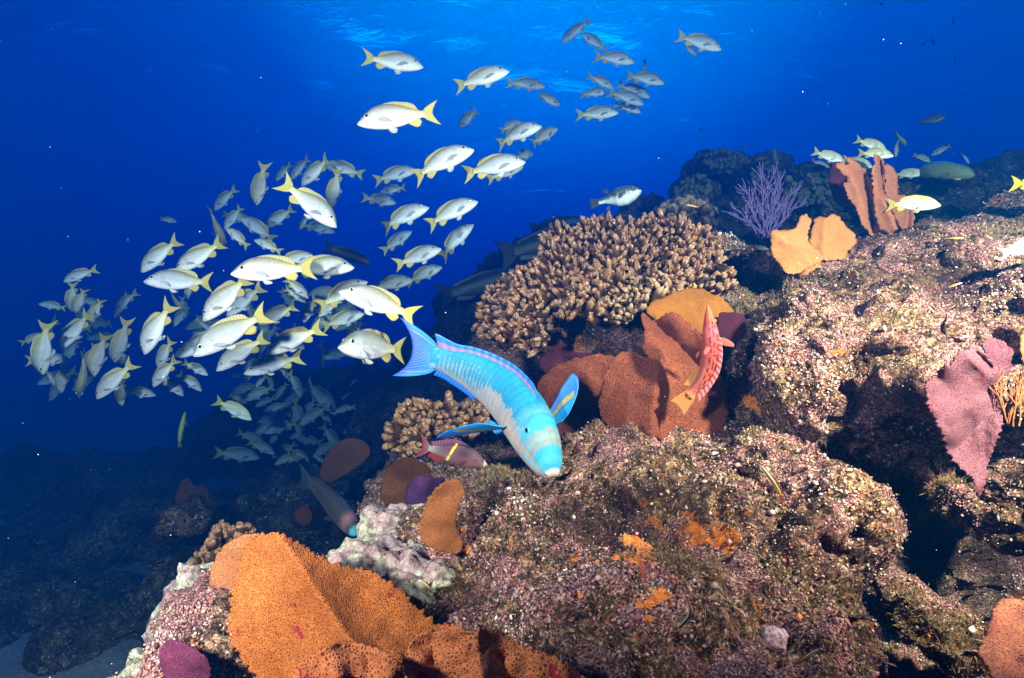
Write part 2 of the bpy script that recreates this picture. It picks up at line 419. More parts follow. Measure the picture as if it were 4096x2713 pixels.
def fin_mat(name, rays=26, trans=.35, lo=.72):
    m = NM(name); c = m.attr('Col').outputs['Color']; sk = m.attr('skin').outputs['Vector']
    sx = m.n('SeparateXYZ', {0: sk}).outputs[0]
    w = m.math('SINE', m.math('MULTIPLY', sx, rays*3.1416))
    c = m.mix(1.0, c, m.ramp(m.math('MULTIPLY_ADD', w, .5, .5), [(0, lo), (.6, 1.06)]), 'MULTIPLY')
    b = m.bsdf(Base_Color=c, Roughness=.45, Normal=m.bump(w, .4, .002))
    return m.done(m.n('MixShader', {0: trans, 1: b, 2: m.n('BsdfTranslucent', {'Color': c})}))
M_SKIN = skin_mat('silver_skin', .38, 62); M_PLAIN = skin_mat('smooth_skin', .45); M_FIN = fin_mat('fin_membrane')
M_FINE = skin_mat('fine_scale_skin', .45, 90)
def eye_mesh(name, r, iris, pupil=(.004, .004, .006)):
    bm = bmesh.new(); bmesh.ops.create_uvsphere(bm, u_segments=20, v_segments=14, radius=1)
    V = np.array([v.co[:] for v in bm.verts]); F = [[v.index for v in f.verts] for f in bm.faces]; bm.free()
    rad = np.hypot(V[:, 0], V[:, 1]); col = np.where((rad < .68)[:, None], pupil, iris)
    V = V*np.array([r, r, r*.55]); V = V[:, [0, 2, 1]]          # axis along y
    m = bpy.data.materials.get('eye_gloss')
    if not m:
        q = NM('eye_gloss'); m = q.done(q.bsdf(Base_Color=q.attr('Col').outputs['Color'], Roughness=.08))
    return V, F, col, m
class Kind:
    """one species: named fins, colours as functions; makes bent variants that share mesh data"""
    def __init__(s, name, prof, colfn, fins, eye, skin, nx=48, ny=28, s1=.82, fin=None):
        s.name, s.prof, s.colfn, s.fins, s.eye, s.skin, s.nx, s.ny, s.s1 = name, prof, colfn, fins, eye, skin, nx, ny, s1
        s.fin = fin or M_FIN; s.cache = {}
    def parts(s, spine, key):
        if key in s.cache: return s.cache[key]
        V, F, UV = body_raw(s.prof, s.nx, s.ny, s.s1)
        out = [('body', make_mesh(s.name+'_body', spine(V), F, s.skin, s.colfn(UV[:, 0], UV[:, 1], UV[:, 2], V), uv=np.stack([UV[:, 0], UV[:, 1]*3+UV[:, 2]*0, UV[:, 2]], 1)))]
        for nm, (FV, FF, FUV), fc in s.fins:
            c = fc(FUV[:, 0], FUV[:, 1]) if callable(fc) else np.tile(fc, (len(FV), 1))
            out.append((nm, make_mesh(s.name+'_'+nm, spine(FV), FF, s.fin, c, uv=FUV)))
        if s.eye:
            es, ez, er, iris, yo = s.eye
            EV, EF, EC, EM = eye_mesh('eye', er, iris)
            w = curve(s.prof['wid'], np.array([es]))[0]; top = curve(s.prof['top'], np.array([es]))[0]; bot = curve(s.prof['bot'], np.array([es]))[0]
            q = (ez-(top+bot)/2)/((top-bot)/2); w = w*max(.05, 1-q*q)**(.5*s.prof.get('ex', .9))
            for sg in (-1, 1):
                P = EV+np.array([.5-es, sg*(w-er*.25+yo), ez]); out.append(('eye', make_mesh(s.name+'_eye', spine(P), EF, EM, EC)))
        s.cache[key] = out; return out
    def joined(s, spine, key):
        k = ('j', key)
        if k in s.cache: return s.cache[k]
        V, F, C, U, MI = [], [], [], [], []; off = 0; mats = []
        for nm, me in s.parts(spine, key):
            n = len(me.vertices); P = np.empty(n*3, np.float32); me.vertices.foreach_get('co', P); V.append(P.reshape(-1, 3))
            a = np.empty(n*4, np.float32); me.attributes['Col'].data.foreach_get('color', a); C.append(a.reshape(-1, 4)[:, :3])
            u = np.zeros((n, 3), np.float32)
            if 'skin' in me.attributes: b = np.empty(n*3, np.float32); me.attributes['skin'].data.foreach_get('vector', b); u = b.reshape(-1, 3)
            U.append(u); mt = me.materials[0]
            if mt not in mats: mats.append(mt)
            for p in me.polygons: F.append([x+off for x in p.vertices]); MI.append(mats.index(mt))
            off += n
        me = make_mesh(s.name, np.concatenate(V), F, mats, np.concatenate(C), uv=np.concatenate(U))
        me.polygons.foreach_set('material_index', np.array(MI, np.int32)); s.cache[k] = me; return me
def place(kind, f, nose, tail, L, a=0, roll=0, bend=0, label=None, group=None, cat='fish', detail=None, depth=None, name=None, up=None):
    """swimmer with its nose and tail tip where the photo has them; a: degrees the nose turns toward the camera"""
    n = np.array(src(f, *nose)); t = np.array(src(f, *tail)); v = n-t; px = math.hypot(*v)
    d = depth or L*math.cos(R(a))/(px*K)
    if not depth and d > 4.5: depth = d = 4.5
    if bend == 0: bend = (-.5, 0, .5)[int(nose[0]+nose[1]) % 3]
    sp = Spine(yaw=R(28)*bend, a=.3, b=.95)
    tip = sp(np.array([[.5, 0, 0], [-.5, 0, 0]]))
    u = Vector((v[0]/px, 0, -v[1]/px)); c = (n+t)/2
    view = (at(*c, d)-Vector((0, 0, CAMZ))).normalized()
    u = (u-view*u.dot(view)).normalized()
    fw = u*math.cos(R(a))-view*math.sin(R(a))
    if abs(roll) >= 40 and not up: up = (-.5 if roll > 0 else .5, -1, .2); roll = 0
    z = Vector(up) if up else Vector((0, 0, 1))
    z = z-fw*z.dot(fw)
    if z.length < .12: z = Vector((0, -1, .2))-fw*Vector((0, -1, .2)).dot(fw)
    z.normalize(); y = z.cross(fw)
    z, y = z*math.cos(R(roll))+y*math.sin(R(roll)), y*math.cos(R(roll))-z*math.sin(R(roll))
    # model axis from tail tip to nose may be turned by the bend: turn it back
    ax = Vector(tip[0]-tip[1]); ln = ax.length
    L2 = L/ln if not depth else (px*K*d/math.cos(R(a)))/ln
    M = Matrix((fw, y, z)).transposed()
    q = ax.normalized().rotation_difference(Vector((1, 0, 0))).to_matrix()
    rot = M @ q
    mid = Vector((tip[0]+tip[1])/2)
    loc = at(*c, d)-rot @ mid*L2
    if detail is None: detail = px > 100
    key = round(bend*2)
    nm = name or kind.name
    if detail:
        o = empty(nm)
        for pn, me in kind.parts(sp, key): link(pn, me, o)
    else:
        o = link(nm, kind.joined(sp, key))
    o.matrix_world = Matrix.Translation(loc) @ rot.to_4x4() @ Matrix.Scale(L2, 4)
    return tag(o, label, cat, group)

# snapper
SN = dict(top=[(0, -.032), (.04, .012), (.1, .068), (.16, .112), (.24, .148), (.34, .162), (.45, .155), (.55, .128), (.65, .09), (.72, .06), (.78, .043), (.83, .042)],
          bot=[(0, -.05), (.04, -.078), (.1, -.10), (.2, -.125), (.32, -.138), (.45, -.13), (.55, -.11), (.63, -.082), (.70, -.055), (.78, -.04), (.83, -.042)],
          wid=[(0, .012), (.04, .03), (.1, .052), (.2, .075), (.3, .082), (.45, .074), (.6, .048), (.7, .028), (.8, .014), (.83, .011)])
def snapper_col(s, c, sn, V):
    z = c
    col = lerp((.66, .65, .66), (.40, .405, .395), sstep(-.6, .1, z)); col = lerp(col, (.36, .33, .26), sstep(.15, .95, z)) if False else col*(1-sstep(.2, .95, z)[:, None])+np.array((.17, .175, .13))*sstep(.2, .95, z)[:, None]
    k = sstep(.55, .85, s)[:, None]; col = col*(1-k*.75)+np.array((.56, .46, .10))*k*.75
    k = (sstep(.25, .5, s)*sstep(.2, .8, z))[:, None]; col = col*(1-k*.45)+np.array((.36, .28, .06))*k*.45
    # mouth slit, lips, gill cover edge, pigment only
    k = np.exp(-((V[:, 2]+.043+.25*s)/.006)**2)*(s < .075)*(s > .004); col = col*(1-.65*k[:, None])
    g = np.exp(-((s-.215-.05*np.cos(z*1.6))/.006)**2)*(z > -.7)*(z < .55); col = col*(1-.30*g[:, None])
    k = np.exp(-((s-.13)/.05)**2)*sstep(.2, .9, z); col = col*(1-.25*k[:, None])
    return col
YEL = (.62, .50, .12)
def tailcol(v, q): return lerp((.60, .53, .16), YEL, sstep(.05, .6, q))
def dorscol(u, v): return lerp((.38, .36, .27), (.54, .45, .15), np.clip(.15+.85*u, 0, 1))
SN_FINS = [('tail_fin', fin_tail(-.315, .042, .185, .155, .52, 1.5), tailcol),
           ('dorsal_fin', fin_edge(SN, 1, .30, .735, lambda q: .042*math.sin(math.pi*min(1, q*1.5+.02)*.5)*(1 if q < .55 else 1+.35*math.sin((q-.55)/.45*math.pi))*(1-.75*max(0, (q-.86)/.14)**2), .35), dorscol),
           ('anal_fin', fin_edge(SN, -1, .60, .735, lambda q: .075*math.sin(math.pi*min(1, q*2.2+.05)*.5)*(1-.45*max(0, (q-.6)/.4)), .75, 20), YEL),
           ('pelvic_fin', fin_leaf((.15, .02, -.128), (-1, .18, -.55), (.6, 0, -1), .12, .05), (.62, .61, .57)),
           ('pelvic_fin', fin_leaf((.15, -.02, -.128), (-1, -.18, -.55), (.6, 0, -1), .12, .05), (.62, .61, .57)),
           ('pectoral_fin', fin_leaf((.26, .075, -.03), (-1, .42, -.28), (.3, 0, 1), .17, .06), (.52, .50, .52)),
           ('pectoral_fin', fin_leaf((.26, -.075, -.03), (-1, -.42, -.28), (.3, 0, 1), .17, .06), (.36, .34, .36))]
snapper = Kind('snapper', SN, snapper_col, SN_FINS, (.118, .030, .026, (.50, .47, .34), .005), M_SKIN)
# blue lined golden snapper
def striped_col(s, c, sn, V):
    z = V[:, 2]/.16
    col = lerp((.86, .86, .84), (.74, .56, .05), sstep(-.42, -.15, z))
    for k, z0 in enumerate((-.12, .2, .5, .8)):
        zz = z0+(.12-s)*.35*z0+.04*np.sin(s*9+k)
        w = np.exp(-(np.abs(z-zz)/.062)**4)*(s < .76); col = col*(1-w[:, None])+np.array((.70, .78, .86))*w[:, None]
        e = np.exp(-((np.abs(z-zz)-.085)/.028)**2)*(s < .74); col = col*(1-.72*e[:, None])
    k = sstep(.70, .8, s)[:, None]; col = col*(1-k)+np.array(YEL)*k
    k = (1-sstep(.03, .14, s))[:, None]*.8; col = col*(1-k)+np.array((.62, .62, .66))*k
    return col
striped = Kind('striped_snapper', SN, striped_col, [(n, g, ((.72, .72, .6) if n == 'pectoral_fin' else YEL)) for n, g, c in SN_FINS], (.105, .018, .019, (.6, .55, .4), .001), M_PLAIN, 70, 64)
# ------------------------------------------------------------------ the school of snappers
G_MAIN = 'silver snappers of the big school'
SCHOOL = [
 # frame, nose, tail, length, turn, roll, bend, label
 ('B',(575,438),(165,382),.32,5,0,0,'grey backed snapper with white belly swimming right, highest of the school on the left'),
 ('B',(1150,468),(783,590),.32,10,0,0,'slim snapper climbing to the right with a bright white belly, below the surface ripples'),
 ('B',(1400,578),(1132,555),.32,0,0,0,'hazy blue snapper level behind the slim climbing one'),
 ('B',(1502,705),(1358,630),.30,-45,0,0,'faint foreshortened snapper turned away, just below the level hazy one'),
 ('B',(137,815),(690,758),.33,5,0,0,'long pale snapper alone swimming left in open blue water'),
 ('B',(820,852),(942,740),.30,-40,35,0,'small dark hazy snapper heading down left, right of the long pale loner'),
 ('B',(1368,842),(1072,985),.31,15,0,-1,'mottled silver snapper heading up right with drooping green tail'),
 ('B',(1480,858),(1312,970),.30,-35,0,1,'dim snapper touching the nose of the mottled silver one'),
 ('B',(1235,815),(1095,885),.30,-30,0,0,'dim blue snapper hidden behind the mottled silver one'),
 ('B',(910,996),(505,1212),.32,10,0,-1,'big snapper climbing steeply right with dark back and hanging tail'),
 ('B',(1262,1078),(838,1180),.32,5,0,0,'full bodied snapper rising to the right with pale green tail'),
 ('B',(1250,1112),(1000,1215),.29,-15,0,0,'snapper half hidden under the full bodied one'),
 ('B',(1318,1030),(1205,1060),.30,-55,0,0,'dark little snapper at the nose of the full bodied one'),
 ('B',(530,1138),(240,1225),.32,10,0,0,'hazy snapper below the steep climber pointing right'),
 ('B',(392,1362),(160,1330),.32,20,0,0,'blue snapper level with a round forehead, lower of the hazy pair'),
 ('B',(285,1290),(462,1262),.30,-20,0,0,'snapper facing left with its tail over the round headed one'),
 ('B',(608,1388),(300,1550),.31,20,0,-1,'silver snapper with open eye climbing right above the grey striped cluster'),
 ('B',(938,1348),(598,1530),.32,5,0,-1,'slender silver snapper climbing right, rightmost pale one at mid height'),
 ('E',(905,-10),(695,235),.32,10,0,-1,'olive green snapper climbing steeply beside the dark coral shoulder'),
 ('A',(2180,1105),(2456,1185),.31,0,0,1,'blue backed snapper curving its tail down above the yellow tailed diver'),
 ('A',(2268,1508),(1895,1222),.31,15,0,1,'bright snapper with raised yellow tail diving to the lower right'),
 ('A',(2025,1245),(2215,1060),.30,-30,15,0,'silver snapper heading down left just above the yellow tailed diver'),
 ('A',(2228,1400),(2282,1130),.29,-30,70,0,'edge on thin snapper hanging tail up to the right of the diver'),
 ('A',(1718,1385),(1790,1090),.29,-25,60,0,'narrow snapper nose down alone on the upper left of the school'),
 ('A',(1440,1412),(1600,1265),.29,-20,10,0,'small blue snapper heading down left at the upper left edge'),
 ('A',(1855,1215),(1965,1100),.30,-30,10,0,'dim snapper left of the raised yellow tail'),
 ('A',(1955,1205),(2085,1060),.30,-30,10,0,'dim snapper behind the raised yellow tail'),
 ('A',(1785,1530),(1982,1400),.30,-15,10,0,'pale snapper with green tail left of the diving one'),
 ('A',(1635,1465),(1850,1620),.30,-20,0,0,'snapper rising to the left with a bright white flank'),
 ('A',(2018,1545),(2100,1440),.30,-40,0,0,'small bright snapper peeking under the diving one'),
 ('A',(1515,1660),(1408,1395),.29,-25,-50,0,'narrow snapper diving past the raised tails with its back to the left'),
 ('A',(1185,1490),(1085,1475),.30,-35,0,0,'faint ghostly snapper far off on the left'),
 ('D',(950,302),(1205,95),.30,-25,5,0,'plump white snapper diving left, topmost of the bright left cluster'),
 ('D',(1185,300),(1500,110),.30,-20,5,0,'cream snapper diving left behind the blunt headed one'),
 ('D',(1000,365),(1410,385),.30,-25,0,-1,'blunt headed white snapper level with its big tail to the right'),
 ('D',(1582,308),(2128,290),.32,5,0,0,'brightest golden backed snapper level in the middle of the school'),
 ('D',(2378,272),(1930,300),.31,10,0,0,'snapper facing right with dark eye behind the golden backed one'),
 ('D',(2125,212),(1860,240),.31,15,0,0,'blue snapper behind the dorsal fin of the golden backed one'),
 ('D',(1362,628),(1660,345),.30,-30,15,-1,'white snapper swimming away downward with its tail fanned'),
 ('D',(1525,600),(1775,410),.29,-25,10,0,'snapper above the largest with a tall pointed tail'),
 ('D',(1315,852),(1812,590),.33,0,8,0,'largest pale snapper heading down left with scales showing'),
 ('D',(1215,868),(1560,700),.31,5,0,0,'snapper whose eye and snout stick out below the largest one'),
 ('D',(962,858),(1165,520),.29,-25,15,0,'snapper diving with yellow tail held straight up, left of the largest'),
 ('D',(1800,850),(2178,690),.30,-15,5,0,'cream snapper pointing down left above the yellowest pair'),
 ('D',(1465,962),(1800,755),.30,0,5,0,'snapper with white pelvic fin pointing down left, under the largest'),
 ('D',(1658,985),(2045,890),.30,0,5,0,'tan snapper with the yellowest tail at the bottom of the cluster'),
 ('D',(1740,660),(1996,540),.29,-25,0,0,'tan snapper half hidden behind the tail of the largest'),
 ('D',(1030,1078),(1195,900),.28,-25,10,0,'snapper diving with a broad yellow tail, lower left of the largest'),
 ('D',(1060,960),(1160,770),.28,-35,25,0,'snapper stacked behind the broad yellow tailed diver'),
 ('D',(405,822),(600,590),.29,-20,10,0,'cream snapper diving left near the left end with triangular tail'),
 ('D',(272,1012),(325,640),.29,-15,62,0,'edge on snapper standing on its nose, leftmost bright one'),
 ('D',(655,1150),(900,930),.29,-20,8,0,'yellow snapper with the broadest tail at the lower left'),
 ('D',(530,1170),(555,835),.28,-15,-58,0,'edge on snapper nose down beside the broadest yellow tail'),
 ('D',(620,1018),(722,730),.28,-20,50,0,'narrow snapper leaning over the broadest yellow tail'),
 ('D',(560,960),(650,800),.28,-30,40,0,'narrow snapper tucked behind the leaning one'),
 ('D',(760,925),(862,620),.28,-20,60,0,'slim snapper nose down to the right of the leaning pair'),
 ('D',(500,592),(575,430),.27,-35,55,0,'small edge on snapper above the triangular tail'),
 ('D',(600,672),(690,500),.27,-30,50,0,'small tilted snapper right of the triangular tail'),
 ('D',(475,585),(492,380),.28,-25,65,0,'thin green tailed snapper high at the left end'),
 ('D',(442,370),(650,300),.30,-15,0,0,'blue snapper with a round body alone above the left end'),
 ('D',(280,530),(432,560),.30,-20,0,0,'dim blue snapper far left above the bright cluster'),
 ('D',(402,1135),(435,930),.27,-25,55,0,'little edge on snapper with yellow tail at the lower left'),
 ('D',(385,1085),(298,975),.27,-35,0,0,'little snapper slanting right beside the leftmost edge on one'),
 ('D',(812,1222),(825,1040),.27,-30,60,0,'lowest edge on snapper hanging under the broadest yellow tail'),
 ('D',(825,950),(800,800),.28,-35,40,0,'bluish narrow snapper under the slim nose down one'),
 ('D',(292,735),(145,795),.29,-10,0,0,'blue snapper facing right at the far left edge of the school'),
 ('D',(445,900),(200,915),.30,-10,0,0,'blue snapper crossing behind the leftmost edge on one'),
 ('D',(1245,585),(1148,440),.28,-30,-40,0,'white bellied snapper diving right in the gap of the cluster'),
 ('D',(1258,502),(1275,380),.26,-30,50,0,'tiny white snapper below the blunt headed one'),
 ('D',(1240,1145),(1080,1020),.31,-10,0,0,'dim blue snapper diving right below the broad yellow tail'),
 ('D',(1362,1112),(1205,1000),.31,-10,0,0,'second dim blue snapper diving right beside its twin'),
 ('D',(1400,1005),(1235,925),.31,-10,0,0,'blue snapper diving right just under the largest one'),
 ('D',(1038,1140),(830,1115),.31,-5,0,0,'dim blue snapper level to the right of the broadest yellow tail'),
 ('D',(2082,488),(1925,360),.31,-10,0,0,'blue snapper diving right under the golden backed one'),
 ('D',(2060,515),(1920,425),.30,-30,0,0,'pale cheeked snapper partly behind the blue diver'),
 ('D',(1725,98),(1900,185),.30,-15,0,0,'snapper rising left just above the golden back'),
 ('D',(1535,20),(1675,150),.31,-20,0,0,'dim snapper with its tail to the lower right, above the cluster'),
 ('E',(190,372),(-140,560),.31,10,0,0,'snapper with an open eye behind the snout of the yellow tailed grey one'),
 ('E',(172,588),(-110,690),.30,15,0,0,'grey snapper with dark eye under the yellow tailed one'),
 ('D',(2145,612),(2300,500),.29,10,0,0,'slanting snapper with one dark eye in the crowd'),
 ('D',(2040,655),(2135,480),.29,-20,30,0,'bluish snapper nose down right of the tan one'),
 ('E',(30,432),(550,625),.32,5,0,0,'lilac snapper heading left with a vivid yellow tail, right end of the school'),
 ('E',(508,362),(215,435),.32,5,0,0,'pale blue snapper behind the back of the lilac one'),
 ('E',(695,150),(375,275),.31,10,0,0,'greenish snapper with a forked tail touching the olive climber'),
 ('E',(495,35),(290,185),.31,5,0,0,'dim blue snapper climbing right left of the greenish one'),
 ('E',(32,800),(470,850),.40,48,0,0,'big headed grey snapper with white lips by the parrotfish tail'),
 ('E',(700,275),(455,395),.33,0,0,0,'dark snapper in shade behind the pale blue one'),
 ('E',(140,660),(20,600),.29,-20,0,0,'dim snapper above the big headed grey one'),
 ('B',(1510,282),(1702,132),.34,-10,0,0,'dark blue snapper diving left right under the sunlit surface'),
 ('B',(1645,222),(1820,345),.34,-15,0,0,'pale ghost of a snapper near the sunlit surface'),
 ('B',(2003,412),(1722,385),.34,0,0,0,'white bellied snapper at the top of the right hand cluster'),
 ('B',(2205,555),(1940,512),.34,0,0,0,'snapper at the right end of the right hand cluster'),
 ('B',(2062,520),(2070,400),.32,-30,60,0,'dark upright snapper behind the right hand cluster'),
 ('B',(1865,590),(1680,505),.34,-10,0,0,'faint slanting snapper on the left of the right hand cluster'),
 ('B',(2112,650),(1880,560),.34,0,0,0,'snapper sloping right in the middle of the right hand cluster'),
 ('B',(1818,615),(1630,645),.34,0,0,0,'dim snapper at the left end of the right hand cluster'),
 ('B',(2068,698),(1815,620),.34,0,0,0,'white bellied snapper sloping right under the middle one'),
 ('B',(2048,752),(1855,700),.34,-10,0,0,'snapper behind the lowest of the right hand cluster'),
 ('B',(1892,750),(1600,775),.34,0,0,0,'lowest snapper of the right hand cluster with a green tail'),
 ('C',(315,325),(5,240),.34,0,0,0,'lone snapper at the top right of the open water'),
 ('C',(150,368),(62,300),.30,-45,0,0,'small dark snapper under the lone one'),
]
for f, n, t, L, a, ro, be, lab in SCHOOL:
    far_ = math.hypot(n[0]-t[0], n[1]-t[1])*FR[f][2]*K
    dd = L*.82*math.cos(R(a))/far_
    place(snapper, f, n, t, L*.82, a, ro, be, lab, G_MAIN, depth=2.7+.2*(dd-2.7) if f == 'D' and dd > 2.7 else None)
# the hazy lower crowd in front of the dark reef
LOW = [('J',(265,640),(520,560)),('J',(425,715),(690,600)),('J',(540,795),(720,720)),('J',(1435,855),(1130,560)),('J',(1045,660),(915,430)),('J',(715,590),(640,450)),
 ('J',(520,570),(620,470)),('J',(590,975),(895,915)),('J',(670,1100),(970,1020)),('J',(570,1215),(330,1130)),('J',(520,1150),(700,1000)),('J',(690,1245),(780,1090)),
 ('J',(1045,1110),(985,740)),('J',(1075,940),(1200,740)),('J',(1060,1000),(1340,840)),('J',(1495,1310),(1310,1060)),('J',(700,1350),(450,1250)),('J',(480,1400),(90,1370)),
 ('J',(740,1390),(960,1270)),('J',(1230,1380),(1450,1250)),('J',(1125,1460),(920,1320)),('J',(1020,1180),(1270,1240)),('J',(1310,1470),(1200,1400)),('J',(1480,870),(1670,830)),
 ('J',(1620,660),(1540,720)),('J',(1300,325),(1330,70)),('J',(770,1480),(950,1390)),('J',(1120,1600),(890,1390)),('J',(890,470),(800,360)),('J',(370,470),(220,455)),
 ('J',(830,800),(1010,690)),('J',(640,860),(850,800)),('J',(1390,980),(1250,890)),('J',(1700,500),(1640,560)),('J',(1580,1110),(1800,1040)),('J',(380,760),(220,690)),
 ('J',(900,720),(1110,620)),('J',(1370,590),(1350,480)),('J',(760,700),(870,560)),('J',(940,1180),(1080,1120))]
for i, (f, n, t) in enumerate(LOW):
    rr = random.Random(i)
    k = 1.32; mx, my = (n[0]+t[0])/2, (n[1]+t[1])/2; n = (mx+(n[0]-mx)*k, my+(n[1]-my)*k); t = (mx+(t[0]-mx)*k, my+(t[1]-my)*k)
    place(snapper, f, n, t, .26+.03*rr.random(), rr.uniform(-20, 10), rr.uniform(-12, 12), rr.choice((-1, 0, 0, 1)),
          'dim blue snapper of the crowded lower school in front of the dark reef', 'dim snappers of the crowded lower school', detail=False, depth=rr.uniform(4.9, 5.9))
# dim ones deep inside the big school
rr = random.Random(99)
for i in range(46):
    if i < 30: cx, cy_ = rr.uniform(1150, 2400), rr.uniform(420, 980)
    elif i < 42: cx, cy_ = rr.uniform(220, 900), rr.uniform(500, 1120)
    else: cx, cy_ = rr.uniform(1500, 2300), rr.uniform(-60, 300)
    an = rr.choice((rr.uniform(20, 75), rr.uniform(100, 170), rr.uniform(-10, 30))); ln = rr.uniform(150, 250); c_, s_ = math.cos(R(an)), math.sin(R(an))
    place(snapper, 'D', (cx-c_*ln/2, cy_+s_*ln/2), (cx+c_*ln/2, cy_-s_*ln/2), .3, rr.uniform(-35, 10), rr.uniform(-20, 40), rr.choice((-1, 0, 1)),
          'dim blue snapper deep inside the big school, behind the bright ones', 'dim snappers deep inside the big school', detail=False, depth=rr.uniform(4.0, 5.4))
# golden striped snappers above the right ridge
for f, n, t, L, a, ro, be, lab in [
 ('C',(1140,1085),(930,1020),.175,0,0,0,'striped yellow snapper with its head behind the tall red sea fan'),
 ('C',(1420,1003),(1218,940),.175,0,0,0,'striped yellow snapper diving right, highest of those over the red sea fan'),
 ('C',(1460,1045),(1238,1035),.175,0,0,0,'striped yellow snapper level with a grey face over the red sea fan'),
 ('C',(1325,1120),(1130,1075),.175,0,0,0,'striped yellow snapper between the tips of the tall red sea fan'),
 ('C',(1048,1145),(915,1085),.175,-10,0,0,'small striped snapper left of the tall red sea fan'),
 ('C',(1565,988),(1480,868),.175,-20,40,0,'slim striped snapper diving right from the highest point over the ridge'),
 ('C',(1490,1048),(1520,930),.175,45,10,0,'striped snapper coming head on with a white belly'),
 ('C',(1738,1040),(1848,985),.175,-20,0,0,'small striped snapper facing left over the ridge'),
 ('C',(1720,1085),(1605,1045),.175,0,0,0,'small striped snapper above the green parrotfish tail'),
 ('C',(1985,1105),(1920,1025),.175,-20,30,0,'slim striped snapper diving over the green parrotfish'),
 ('C',(1668,1165),(1475,1180),.175,10,0,0,'bright yellow striped snapper just right of the tall red sea fan'),
 ('C',(1760,1375),(1440,1385),.185,10,0,0,'large yellow striped snapper resting behind the right blade of the red sea fan'),
 ('J',(460,955),(25,745),.24,0,0,0,'lone green and yellow striped fish in front of the dark lower school')]:
    place(striped, f, n, t, L, a, ro, be, lab, 'yellow snappers with blue white stripes')
# ------------------------------------------------------------------ single fishes
def project(p):
    return np.array([2048+p[0]/p[1]/K, 1356.5-(p[2]-CAMZ)/p[1]/K])
def fit(kind, sp, key, fwd, up, A, B, fA, pA, pB, dA, name, label, cat='fish', group=None, detail=True):
    """poses a bent fish: local points A and B land on photo points pA and pB, A at depth dA; fwd and up are the head's directions"""
    f = Vector(fwd).normalized(); z = Vector(up); z = (z-f*z.dot(f)).normalized(); y = z.cross(f)
    rot = Matrix((f, y, z)).transposed()
    a, b = (Vector(sp(np.array([q]))[0]) for q in (A, B))
    sA, sB = np.array(src(fA, *pA)), np.array(src(fA, *pB)); S = .4
    PA = at(*sA, dA)
    for _ in range(40):
        q = PA+rot @ (b-a)*S; v = project(q)-sA; w = sB-sA
        S *= (np.linalg.norm(w)/np.linalg.norm(v))**.7
        ang = math.atan2(-w[1], w[0])-math.atan2(-v[1], v[0])
        ang = (ang+math.pi) % (2*math.pi)-math.pi
        rot = Matrix.Rotation(-ang*.8, 3, Vector((0, 1, 0))) @ rot
    o = empty(name)
    if detail:
        for pn, me in kind.parts(sp, key): link(pn, me, o)
    o.matrix_world = Matrix.Translation(PA-rot @ a*S) @ rot.to_4x4() @ Matrix.Scale(S, 4)
    return tag(o, label, cat, group)

